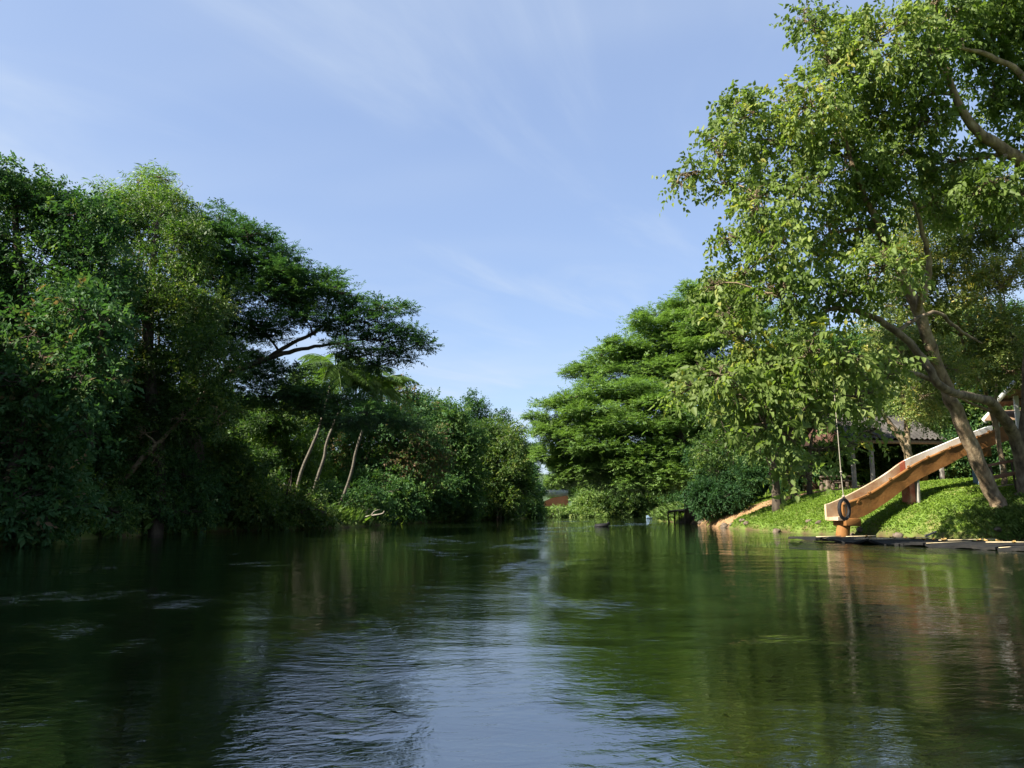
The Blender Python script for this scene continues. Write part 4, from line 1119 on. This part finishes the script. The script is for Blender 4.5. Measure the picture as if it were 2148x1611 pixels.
def slide_hut():
    ridge, eave = P(2142, 788, 27.5), P(2083, 852, 31)
    hz = (ridge - eave) * [1, 1, 0]
    front = ridge + hz; front[2] = eave[2]
    pd = nrm(np.array([-hz[1], hz[0], 0])); pd = pd if pd[0] > 0 else -pd
    ln = pd * 3.2
    mid = ridge * [1, 1, 0] + pd * 1.4
    zg = gz(mid[0], mid[1])
    root = thing("slide_hut", [mid[0], mid[1], zg], "small hut with brown pitched roof and white edge boards at the head of the slide", "hut")
    mb = MB(); roof_sheet_mb(mb, eave, eave + ln, ridge, 0.02, 0.2); roof_sheet_mb(mb, front, front + ln, ridge, 0.02, 0.2)
    mb.build("roof", M['roof_under'], root, smooth=True)
    for e in (eave, front):
        d_ = nrm(ridge - e); upv = np.array([0, 0, 1.0]) - d_ * d_[2]
        o = -pd * 0.03 - np.array([0, 0, 0.02])
        mb = MB(); mb.bar(e + o, ridge + o, 0.05, 0.2, up=nrm(upv)); mb.build("edge_board", M['white_paint'], root)
        for t in (0.3, 0.7):
            q = e + (ridge - e) * t - [0, 0, 0.09]
            mb = MB(); mb.bar(q, q + ln, 0.07, 0.1); mb.build("rafter", M['dark_timber'], root)
    lo, hi = P(2064, 884, 30.5), P(2082, 864, 31.2)
    mb = MB(); mb.bar(lo, hi, 0.05, 0.24, up=(-0.6, 0, 0.8)); mb.build("edge_board", M['white_paint'], root)
    g = np.stack([np.stack([lo, lo + pd * 2.4]), np.stack([hi, hi + pd * 2.4])]) + [0, 0, 0.02]
    mb = MB(); slab(mb, g + [0, 0, 0.03], g); mb.build("lean_to_roof", M['roof_under'], root)
    for q in (lo + pd * 0.3, lo + pd * 2.1):
        a_ = q + (hi - lo) * 0.5; mb = MB(); mb.box([a_[0], a_[1], (a_[2] + zg - 0.3) / 2], (0.1, 0.1, a_[2] - zg + 0.3)); mb.build("post", M['white_paint'], root)
    fl = SLIDE[4] - 0.05
    c = (eave + front) / 2 * [1, 1, 0] + pd * 1.5
    ang = math.atan2(hz[1], hz[0])
    mb = MB(); mb.box([c[0], c[1], fl - 0.08], (np.linalg.norm(hz) * 1.5, 2.2, 0.16), ang); mb.build("floor", M['concrete'], root, bevel=0.01)
    for k, tt in ((0.22, 0.35), (0.22, 2.6), (0.78, 0.35), (0.78, 2.6)):
        q = eave + (front - eave) * k + pd * tt
        top = eave[2] + (ridge[2] - eave[2]) * 2 * min(k, 1 - k) - 0.1
        mb = MB(); mb.box([q[0], q[1], (zg - 0.3 + top) / 2], (0.15, 0.15, top - zg + 0.3), ang); mb.build("post", M['white_paint'], root, bevel=0.01)


slide_hut()


def bank_railing():
    d = 26.2
    a, b = P(2066, 978, d), P(2230, 945, d - 0.6)
    a2, b2 = P(2076, 1002, d), P(2230, 975, d - 0.6)
    root = thing("railing", [a[0], a[1], gz(a[0], a[1])], "brown plank railing with thin dark posts at the top of the grassy slope", "railing")
    for p, q, h in ((a, b, 0.09), (a2, b2, 0.11)):
        mb = MB(); mb.bar(p, q, 0.16, h); mb.build("rail", M['rail_red'], root, bevel=0.008)
    for p, q in ((P(2080, 1022, d), P(2125, 1016, d)), (P(2082, 1005, d + 0.3), P(2150, 992, d + 0.3))):
        mb = MB(); mb.bar(p, q, 0.04, 0.04); mb.build("rail", M['timber'], root)
    for px, top in ((2078, 978), (2122, 967), (2185, 955)):
        c = P(px, top, d - 0.1); zg = gz(c[0], c[1]) - 0.2
        mb = MB(); mb.tube([c + [0, 0, 0], [c[0] + 0.03, c[1], (c[2] + zg) / 2], [c[0] + 0.09, c[1], zg]], 0.035, 8); mb.build("post", M['dark_timber'], root)


bank_railing()


def tyre_swing():
    c = P(1771, 1068, 19.6); top = P(1738, 655, 20.3)
    R0, r0 = 0.22, 0.036
    root = thing("tyre_swing", c * [1, 1, 0], "black tyre hanging on a long pale knotted rope over the water before the slide", "tyre swing")
    yaw = R(37)
    ax = np.array([math.cos(yaw), math.sin(yaw), 0])
    a = np.linspace(0, 2 * np.pi, 49)[:-1]
    b = np.linspace(0, 2 * np.pi, 13)[:-1]
    side = np.cross(ax, [0, 0, 1.0])
    rad = np.cos(a)[:, None, None] * ax + np.sin(a)[:, None, None] * np.array([0, 0, 1.08])
    g = c + rad * (R0 + r0 * np.cos(b)[None, :, None]) + side * (1.25 * r0 * np.sin(b))[None, :, None]
    g = np.concatenate([g, g[:1]], 0); g = np.concatenate([g, g[:, :1]], 1)
    mb = MB(); mb.grid(g); mb.build("tyre", M['rubber'], root, smooth=True)
    pt = c + [0, 0, (R0 + r0) * 1.08]
    mid = P(1764, 990, 19.7)
    p = spline([top, P(1748, 800, 20.0), P(1757, 905, 19.8), mid, pt], 40)
    mb = MB(); mb.tube(p, 0.011, 6); mb.build("rope", M['rope'], root, smooth=True)
    for q, s in ((mid, 1.0), (pt + [0, 0, 0.03], 1.3)):
        mb = MB(); k = np.linspace(0, 1, 7)
        mb.tube(np.stack([q + [0, 0, 0.06 * s * (t - 0.5)] for t in k]), 0.034 * s * np.sin(np.pi * (0.1 + 0.8 * k)), 8); mb.build("knot", M['rope'], root, smooth=True)
    mb = MB(); mb.tube(spline([pt, c + ax * 0.05 + [0, 0, 0.1], c + [0.03, 0, -0.12], c + [0.1, 0, -0.2], c + [0.02, 0, -0.22]], 16), 0.009, 5); mb.build("rope", M['rope'], root, smooth=True)


tyre_swing()


def floating_mats():
    """a chain of black floating mats moored along the bank"""
    rng = np.random.default_rng(8)
    front = [P(1652, 1129, 24.8), P(1722, 1131, 23.3), P(1820, 1138, 21.6), P(1938, 1146, 19.9), P(2090, 1153, 18.2), P(2230, 1160, 16.9), P(2420, 1170, 15.4)]
    root = thing("floating_dock", front[0] * [1, 1, 0], "low chain of black floating mats moored in front of the grassy slope", "floating dock")
    wd = [0.9, 2.2, 2.8, 3.2, 3.2, 3.0, 2.6]
    for i in range(6):
        a, b = front[i], front[i + 1]
        ax = nrm((b - a) * [1, 1, 0]); out = np.array([-ax[1], ax[0], 0]); out = out if out[1] > 0 else -out
        s = np.linspace(0.02, 0.985, 22); t = np.linspace(0, 1, 9)
        S, T = np.meshgrid(s, t, indexing='ij')
        wv = (wd[i] + (wd[i + 1] - wd[i]) * S)
        q = (a * [1, 1, 0]) + (b - a)[None, None] * [1, 1, 0] * S[..., None] + out * (wv * T)[..., None]
        lift = (0.07 if i else 0.03) * np.exp(-((S - 1.0) / 0.12) ** 2) + 0.05 * np.exp(-((S - 0.0) / 0.15) ** 2) * (i > 0)
        z = 0.085 + 0.6 * lift * (1 - 0.5 * T) + 0.018 * np.sin(7 * S + i) * (1 - T) + rng.normal(0, 0.004, S.shape) - 0.03 * (i > 0) * np.exp(-T / 0.06) * (1 + 0.6 * np.sin(9 * S + 2 * i))
        g = np.concatenate([q[..., :2], z[..., None]], -1)
        mb = MB(); slab(mb, g, g - np.array([0, 0, 0.06]))
        mat = mb.build("mat", M['mat_black'], root, smooth=True)
        # stitched edge strap where two mats meet
        if i:
            mb = MB(); e = g[0, :5] + [0, 0, 0.012] + ax * 0.05
            mb.bar(e[0], e[4], 0.05, 0.012); mb.build("strap", M['bamboo_pole'], root)
    # loose bamboo strips and dry leaves on the mats
    G = "bleached bamboo strips lying on the black mats"
    for i, (x, y, d, l, a) in enumerate(((1738, 1127.0, 23.8, 0.75, 0.1), (1806, 1125.5, 24.0, 0.9, 0.05), (1908, 1131.5, 22.6, 1.1, -0.15), (2030, 1137.5, 21.2, 1.6, 0.1), (1833, 1134.5, 21.8, 1.0, -0.2), (2118, 1142, 19.6, 1.0, -0.5))):
        c = P(x, y, d); c[2] = 0.12
        mb = MB(); mb.bar([-l / 2, 0, 0], [l / 2, 0, 0.02], 0.07, 0.02)
        o = mb.build("bamboo_strip", M['bamboo_pole']); o.location = c; o.rotation_euler = (0, 0, a)
        tag(o, "bleached bamboo strip lying on the black floating mats", "bamboo strip", G)
    for i in range(14):
        x = rng.uniform(1780, 2140); t = (x - 1780) / 360
        d = 22.6 - 3.4 * t + rng.uniform(-0.4, 0.9); c = P(x, 1130, d); c[2] = 0.11
        k = np.linspace(0, 1, 7); w_ = 0.05 * np.sin(np.pi * (0.05 + 0.9 * k))
        l = rng.uniform(0.1, 0.2)
        g = np.stack([np.stack([(k - 0.5) * l, w_ * s_, 0.035 * abs(s_) + 0.05 * (k - 0.5) ** 2 / 0.25 * 0.5], -1) for s_ in (-1, 0, 1)])
        mb = MB(); slab(mb, g + [0, 0, 0.004], g)
        o = mb.build("fallen_leaf", M['dry_leaf']); o.location = c; o.rotation_euler = (rng.uniform(-0.3, 0.3), rng.uniform(-0.3, 0.3), rng.uniform(0, 6))
        tag(o, "curled dry leaf fallen on the black floating mats", "leaf", "dry leaves fallen on the black mats")


floating_mats()


def small_things():
    rng = np.random.default_rng(21)
    # floating inner tube
    c = P(1262, 1101.5, 44); c[2] = 0.06
    root = thing("inner_tube", c * [1, 1, 0], "black inner tube drifting alone in the middle of the river", "inner tube")
    a = np.linspace(0, 2 * np.pi, 41); b = np.linspace(0, 2 * np.pi, 15)
    A_, B_ = np.meshgrid(a, b, indexing='ij')
    rr = 0.28 + 0.12 * np.cos(B_)
    mb = MB(); mb.grid(np.stack([c[0] + rr * np.cos(A_), c[1] + rr * np.sin(A_), c[2] + 0.115 * np.sin(B_) + 0.02 * np.cos(A_)], -1)); mb.build("tube", M['rubber'], root, smooth=True)
    mb = MB(); mb.tube(spline([c + [0.3, -0.08, 0.1], c + [0.36, -0.05, 0.15], c + [0.4, 0.02, 0.12], c + [0.41, 0.05, 0.02]], 9), [0.02, .05, .06, .07, .07, .06, .06, .05, .03], 8); mb.build("tied_bundle", M['rubber'], root, smooth=True)
    # jetty of sticks
    d = 56
    p0, p1 = P(1424, 1072, d), P(1476, 1066, d + 1)
    root = thing("jetty", [p0[0], p0[1], 0], "rickety dark wooden platform on stick legs at the water beyond the sandy path", "jetty")
    ax = nrm((p1 - p0) * [1, 1, 0]); out = np.array([-ax[1], ax[0], 0])
    mb = MB(); L = np.linalg.norm(p1 - p0)
    for i in range(9):
        o_ = out * (0.16 * i)
        mb.bar(p0 + o_, p1 + o_ + [0, 0, 0], 0.13, 0.04)
    mb.build("deck", M['timber'], root)
    for t in (0.02, 0.27, 0.5, 0.74, 0.97):
        for o_ in (0.05, 1.2):
            q = p0 + (p1 - p0) * t + out * o_
            mb = MB(); mb.tube([q + [0, 0, -0.03], [q[0] + rng.normal(0, 0.04), q[1], q[2] / 2], [q[0] + rng.normal(0, 0.06), q[1], -0.5]], 0.05, 7); mb.build("leg", M['dark_timber'], root)
    for o_ in (0.0, 1.28):
        mb = MB(); mb.bar(p0 + out * o_ - [0, 0, 0.09], p1 + out * o_ - [0, 0, 0.09], 0.06, 0.09); mb.build("beam", M['dark_timber'], root)
    # pale fence posts above the jetty
    for i, (px, y0, dd, h) in enumerate(((1446, 1052, 62, 1.1), (1455, 1050, 61, 1.35), (1463, 1049, 60, 1.15), (1478, 1052, 57, 1.5), (1437, 1055, 64, 0.95))):
        x = P(px, 1070, dd)[0]; z = gz(x, dd)
        mb = MB(); mb.tube([[0, 0, -0.25], [0.02, 0, h * 0.5], [rng.normal(0, 0.05), 0, h]], [0.075, 0.07, 0.055], 8)
        o = mb.build("fence_post", M['pale_concrete'], smooth=True); o.location = (x, dd, z)
        tag(o, "pale fence post standing on the bank above the stick jetty", "post", "pale fence posts above the jetty")
    # moored boat
    d = 84; c = P(1368, 1083, d); c[2] = 0.0
    root = thing("small_boat", c, "tiny pale blue boat moored at the far end of the sunny bank", "boat")
    s = np.linspace(0, 1, 15); hw = 0.26 * np.sin(np.pi * np.clip(0.14 + 0.78 * s, 0, 1)) ** 0.7
    rows = []
    for k, dz in ((1.0, 0.24), (0.93, 0.12), (0.7, -0.02), (0.0, -0.08)):
        rows.append(np.stack([-0.6 + 1.2 * s, hw * k, np.full(15, dz) + 0.08 * (2 * s - 1) ** 2], -1))
    half = np.stack(rows); other = half[::-1] * [1, -1, 1]
    g = np.concatenate([half, other[1:]], 0)
    mb = MB(); slab(mb, g + c, g * [0.95, 0.9, 1] + [0, 0, 0.04] + c); mb.build("hull", M['blue_paint'], root, smooth=True)
    for x in (-0.3, 0.3):
        mb = MB(); mb.box(c + [x, 0, 0.18], (0.16, 0.36, 0.03)); mb.build("seat", M['blue_paint'], root)
    # picnic table and benches under the large pavilion
    d = 42.5; x = P(1758, 1070, d)[0]; z = gz(x, d)
    root = thing("picnic_table", [x, d, z], "grey stone picnic table in the shade under the large pavilion", "table")
    mb = MB(); mb.box([x, d, z + 0.72], (1.5, 0.7, 0.09)); mb.build("tabletop", M['stone'], root, bevel=0.02)  # this darker stone colour stands in for the shade on the table
    for q in (-0.5, 0.5):
        mb = MB(); mb.box([x + q, d, z + 0.32], (0.16, 0.5, 0.72)); mb.build("leg", M['stone'], root, bevel=0.02)
    for k, (oy, lb) in enumerate(((-0.75, "grey stone bench on the river side of the picnic table"), (0.8, "grey stone bench on the far side of the picnic table"))):
        zz = gz(x, d + oy)
        r2 = thing("bench", [x, d + oy, zz], lb, "bench", "stone benches at the picnic table")
        mb = MB(); mb.box([x, d + oy, zz + 0.42], (1.4, 0.3, 0.08)); mb.build("seat", M['stone'], r2, bevel=0.02)
        for q in (-0.5, 0.5):
            mb = MB(); mb.box([x + q, d + oy, zz + 0.17], (0.13, 0.24, 0.44)); mb.build("leg", M['stone'], r2, bevel=0.02)
    # orange wall with a white paling fence on the far bank
    d = 116; a, b = P(1140, 1050, d), P(1192, 1050, d)
    zt = P(1165, 1041, d)[2]; zg = gz((a[0] + b[0]) / 2, d) - 0.4
    root = thing("orange_wall", [(a[0] + b[0]) / 2, d, zg], "orange painted wall topped by white palings glimpsed through the gap at the bend", "wall")
    mb = MB()
    g = np.stack([np.stack([[a[0], d, zg], [a[0] + 1, d, zg], [b[0], d, zg]]), np.stack([[a[0], d + 0.3, zt - 0.75], [a[0] + 1.4, d + 0.3, zt - 0.2], [b[0], d + 0.3, zt + 0.1]])])
    slab(mb, g, g + [0, 0.5, 0]); mb.build("wall", M['orange_wall'], root)
    mb = MB()
    for i in range(26):
        x = a[0] + (b[0] - a[0]) * i / 25
        mb.box([x, d + 0.55, zt + 0.45], (0.09, 0.04, 1.0))
    mb.bar([a[0], d + 0.6, zt + 0.25], [b[0], d + 0.6, zt + 0.25], 0.04, 0.08); mb.bar([a[0], d + 0.6, zt + 0.7], [b[0], d + 0.6, zt + 0.7], 0.04, 0.08)
    mb.build("palings", M['white_paint'], root)
    # driftwood on the shaded bank
    d = 44
    for j, (pts, lb) in enumerate((
            ([(748, 1100), (765, 1085), (800, 1078), (806, 1072)], "long bleached dead branch reaching up from the waterline below the palms"),
            ([(750, 1104), (752, 1090), (756, 1078), (764, 1072)], "short crooked bleached branch standing at the waterline below the palms"),
            ([(744, 1098), (758, 1080), (772, 1076)], "middle bleached branch lying behind the crooked one at the waterline"))):
        p = spline([P(x, y, d + 0.3 * j) for x, y in pts], 12)
        root = thing("dead_branch", p[0] * [1, 1, 0], lb, "branch", "dead branches at the waterline below the palms")
        p[0][2] = -0.1
        mb = MB(); mb.tube(p, np.linspace(0.06, 0.02, 12), 7); mb.build("stem", M['twig'], root, smooth=True)
        mb = MB(); mb.tube(spline([p[5], p[5] + [0.2, 0, 0.25], p[5] + [0.5, 0.1, 0.35]], 6), np.linspace(0.03, 0.01, 6), 6); mb.build("twig", M['twig'], root, smooth=True)
    # stones at the edge of the sunny bank
    for i in range(34):
        y = rng.uniform(21, 58); t = np.linspace(9, 18, 180)
        x = t[np.argmin(np.abs(river_dist(t, np.full(180, y)) - rng.uniform(-0.1, 0.25)))]
        s_ = rng.uniform(0.05, 0.14) * (1 + 0.012 * y)
        n1, n2 = 12, 8
        th = np.linspace(0, 2 * np.pi, n1 + 1); ph = np.linspace(0.02, np.pi - 0.02, n2)
        f = 1 + 0.18 * rng.normal(0, 1, (n2, n1 + 1)); f[:, -1] = f[:, 0]
        g = np.stack([np.cos(th)[None] * np.sin(ph)[:, None] * f, np.sin(th)[None] * np.sin(ph)[:, None] * f * 0.8, np.cos(ph)[:, None] * f * 0.6], -1) * s_
        mb = MB(); mb.grid(g)
        o = mb.build("bank_stone", M['stone'], smooth=True); o.location = (x, y, max(gz(x, y), 0) + 0.02); o.rotation_euler = (rng.uniform(-.3, .3), rng.uniform(-.3, .3), rng.uniform(0, 6))
        tag(o, "rough brown stone at the waterline of the grassy bank", "stone", "stones along the waterline of the grassy bank")
    # washed-up stick by the mats
    p = spline([P(1942, 1124, 24.3), P(1952, 1120, 24.6), P(1964, 1115, 25)], 8)
    mb = MB(); mb.tube(p - p[0], np.linspace(0.04, 0.025, 8), 7); o = mb.build("stick", M['twig'], smooth=True); o.location = p[0]
    tag(o, "pale broken stick washed up between the mats and the grass", "stick")


small_things()


# ------------------------------------------------------------------ undergrowth of the sunny bank and the far bank
def far_bushes():
    G = "bright bushes along the far bank"
    rows = [(1158, 98.5, 3.4, 1.25, 'reed', "pale reedy bush where the two banks seem to meet"), (1190, 100, 4, 1.5, 'reed', "pale reedy bush below the orange wall"),
            (1236, 101.5, 4.2, 3.4, 'reed', "pale reedy bush nearest to the orange wall, taller than the two below it"), (1258, 102.5, 5, 4.6, 'leaf_mid', "bush behind the drifting inner tube"),
            (1280, 103.5, 6, 3.8, 'reed', "pale bush in the middle of the far bank"), (1315, 104.5, 6, 5.0, 'leaf_mid', "mid green bush under the low boughs of the nearer layered tree"),
            (1345, 105, 6, 4.0, 'reed', "pale bush beside the moored boat"), (1385, 106, 6.5, 5.6, 'leaf_mid', "last bush of the far bank behind the moored boat"), (1268, 109, 6, 6.5, 'leaf_mid', "tall mid green bush standing behind the drifting inner tube's bank"),
            (1290, 110, 7, 7.5, 'leaf_bamboo', "tallest pale bush of the far bank, under the nearer layered tree"), (1350, 110.5, 7, 7.0, 'leaf_mid', "tall mid green bush behind the moored boat's bank"),
            (1420, 107, 6, 4.5, 'leaf_mid', "bush behind the pale fence posts")]
    for i, (px, d, w, h, mt, lb) in enumerate(rows):
        bush("far_bush", lb, px, d, w, h, 'far', M[mt], 300 + i, group=G, dens=1.1, size=0.8, tint=(0.5, 0.22))
    G = "understorey shrubs behind the grassy bank"
    rows = [(17.2, 47, 4.5, 3.2), (21, 45, 4.5, 2.6), (19, 52, 6, 4.2), (24.5, 43.5, 5, 2.8), (28.5, 41.5, 5, 3.0), (33, 40, 5, 3.4), (25, 50, 7, 4.2), (30, 48, 7, 4.4), (36, 46, 7, 4.6), (21.5, 57, 7, 4.6), (27, 36.2, 4.2, 2.2), (32, 34.5, 4.5, 2.6),
            (16.2, 62, 4, 4.0), (19, 68, 6, 4.8), (17, 78, 5, 4.2), (40, 40, 7, 4.6)]
    for i, (x, y, w, h) in enumerate(rows):
        bush("understorey_shrub", "dark understorey shrub in the shade behind the grassy bank", 0, y, w, h, 'far', M[('leaf_dark', 'leaf_mid')[i % 3 == 1]], 330 + i, group=G, loc=(x, y), dens=1.0, size=0.75)


far_bushes()


def cover(name, label, cat, n, xr, yr, keep, leaf_s, mat, seed, per=4, tall=1.0, wid=0.55, tint=(0.45, 0.22)):
    """ground cover: many little upright leaf tufts, one object"""
    rng = np.random.default_rng(seed)
    x = rng.uniform(*xr, n); y = rng.uniform(*yr, n)
    rd = river_dist(x, y) + 0.5 * (vnoise(x * 0.7 + 9, y * 0.7, 2) - 0.5)
    k = keep(x, y, rd, rng)
    x, y = x[k], y[k]; z = ground_z(x, y); m = len(x)
    base = np.stack([x, y, z], -1)
    base = np.repeat(base, per, 0); N_ = len(base)
    az = rng.uniform(0, 6.28, N_); el = rng.uniform(0.15, 1.3, N_) if tall == 1 else rng.uniform(0.9, 1.5, N_)
    d = np.stack([np.cos(az) * np.cos(el), np.sin(az) * np.cos(el), np.sin(el)], -1)
    base = base + np.stack([np.cos(az), np.sin(az), 0 * az], -1) * leaf_s * 0.3 + np.array([0, 0, 1]) * rng.uniform(0, 0.5 * leaf_s, N_)[:, None]
    r = nrm(np.cross(d, rng.normal(0, 1, (N_, 3)))); u = np.cross(r, d)
    s = leaf_s * rng.uniform(0.5, 1.3, (N_, 1)) * tall; w = s * wid * 0.5
    bend = np.array([0, 0, -1.0]) * s * (0.12 if tall == 1 else 0.25) + np.stack([np.cos(az), np.sin(az), 0 * az], -1) * s * (0.0 if tall == 1 else 0.3)
    q = np.stack([base - r * w * 0.3, base + d * s * 0.55 + r * w, base + d * s + bend, base + d * s * 0.55 - r * w], 1).reshape(-1, 3)
    f = (np.arange(N_)[:, None, None] * 4 + np.array([[0, 1, 2], [0, 2, 3]])[None]).reshape(-1, 3)
    pt = np.clip(tint[0] + 0.5 * (vnoise(x * 0.8, y * 0.8, seed) - 0.5) + rng.normal(0, tint[1], m), 0, 1)
    o = mesh_obj(name, q, [f], mat, None, attrs={"tint": np.repeat(np.repeat(pt, per), 4)})
    return tag(o, label, cat, None, "stuff")


cover("ground_cover", "bright green creeping ground cover on the sunny slope", "ground cover", 300000, (9.5, 24), (19, 92),
      lambda x, y, rd, g: (rd > 0.0 + 0.1 * g.uniform(0, 1, len(x))) & (rd < 7.5) & (x > 8) & (g.uniform(0, 1, len(x)) > 0.97 * dirt_mask(x, y)) & (0.65 * vnoise(x * 1.1, y * 0.8, 12) + 0.35 * vnoise(x * 3.3, y * 3.0, 13) > 0.27 + 0.07 * g.normal(0, 1, len(x))), 0.068, M['grass'], 401)
cover("grass", "tufts of long grass at the water's edge before the leaning trunk", "grass", 15000, (12.5, 19), (19.5, 27.5),
      lambda x, y, rd, g: (rd > -0.05) & (rd < 2.6) & (g.uniform(0, 1, len(x)) < ss(13.6, 15.4, x) * ss(26.5, 23, y)), 0.17, M['reed'], 402, per=6, tall=1.1, wid=0.075, tint=(0.5, 0.25))
cover("grass", "long grass fringing the shaded bank and the far bank", "grass", 60000, (-15, 20), (17, 110),
      lambda x, y, rd, g: (rd > -0.1) & (rd < 1.6) & ((x < np.interp(y, [0, 30, 93], [0, 0, 6])) | (y > 60)), 0.5, M['reed'], 403, per=3, tall=1.1, wid=0.1, tint=(0.25, 0.2))


def hills():
    mb = MB(); xs = np.linspace(-700, 900, 90)
    ys = np.array([700, 760, 830, 900, 1000.0])
    prof = 34 + 26 * vnoise(xs / 140, xs * 0, 31) + 10 * vnoise(xs / 40, xs * 0, 32)
    g = np.stack([np.stack([xs, np.full(90, y), prof * k * np.exp(-((xs - 60) / 600) ** 2) - 2], -1) for y, k in zip(ys, (0, 0.55, 0.9, 1.0, 0.4))])
    mb.grid(g)
    m = solid("wooded_hill", [(0.03, 0.055, 0.025), (0.05, 0.08, 0.035)], 0.08, 0.9, 0.5, 0.3)
    tag(mb.build("hills", m, smooth=True), None, None, kind="structure")


hills()
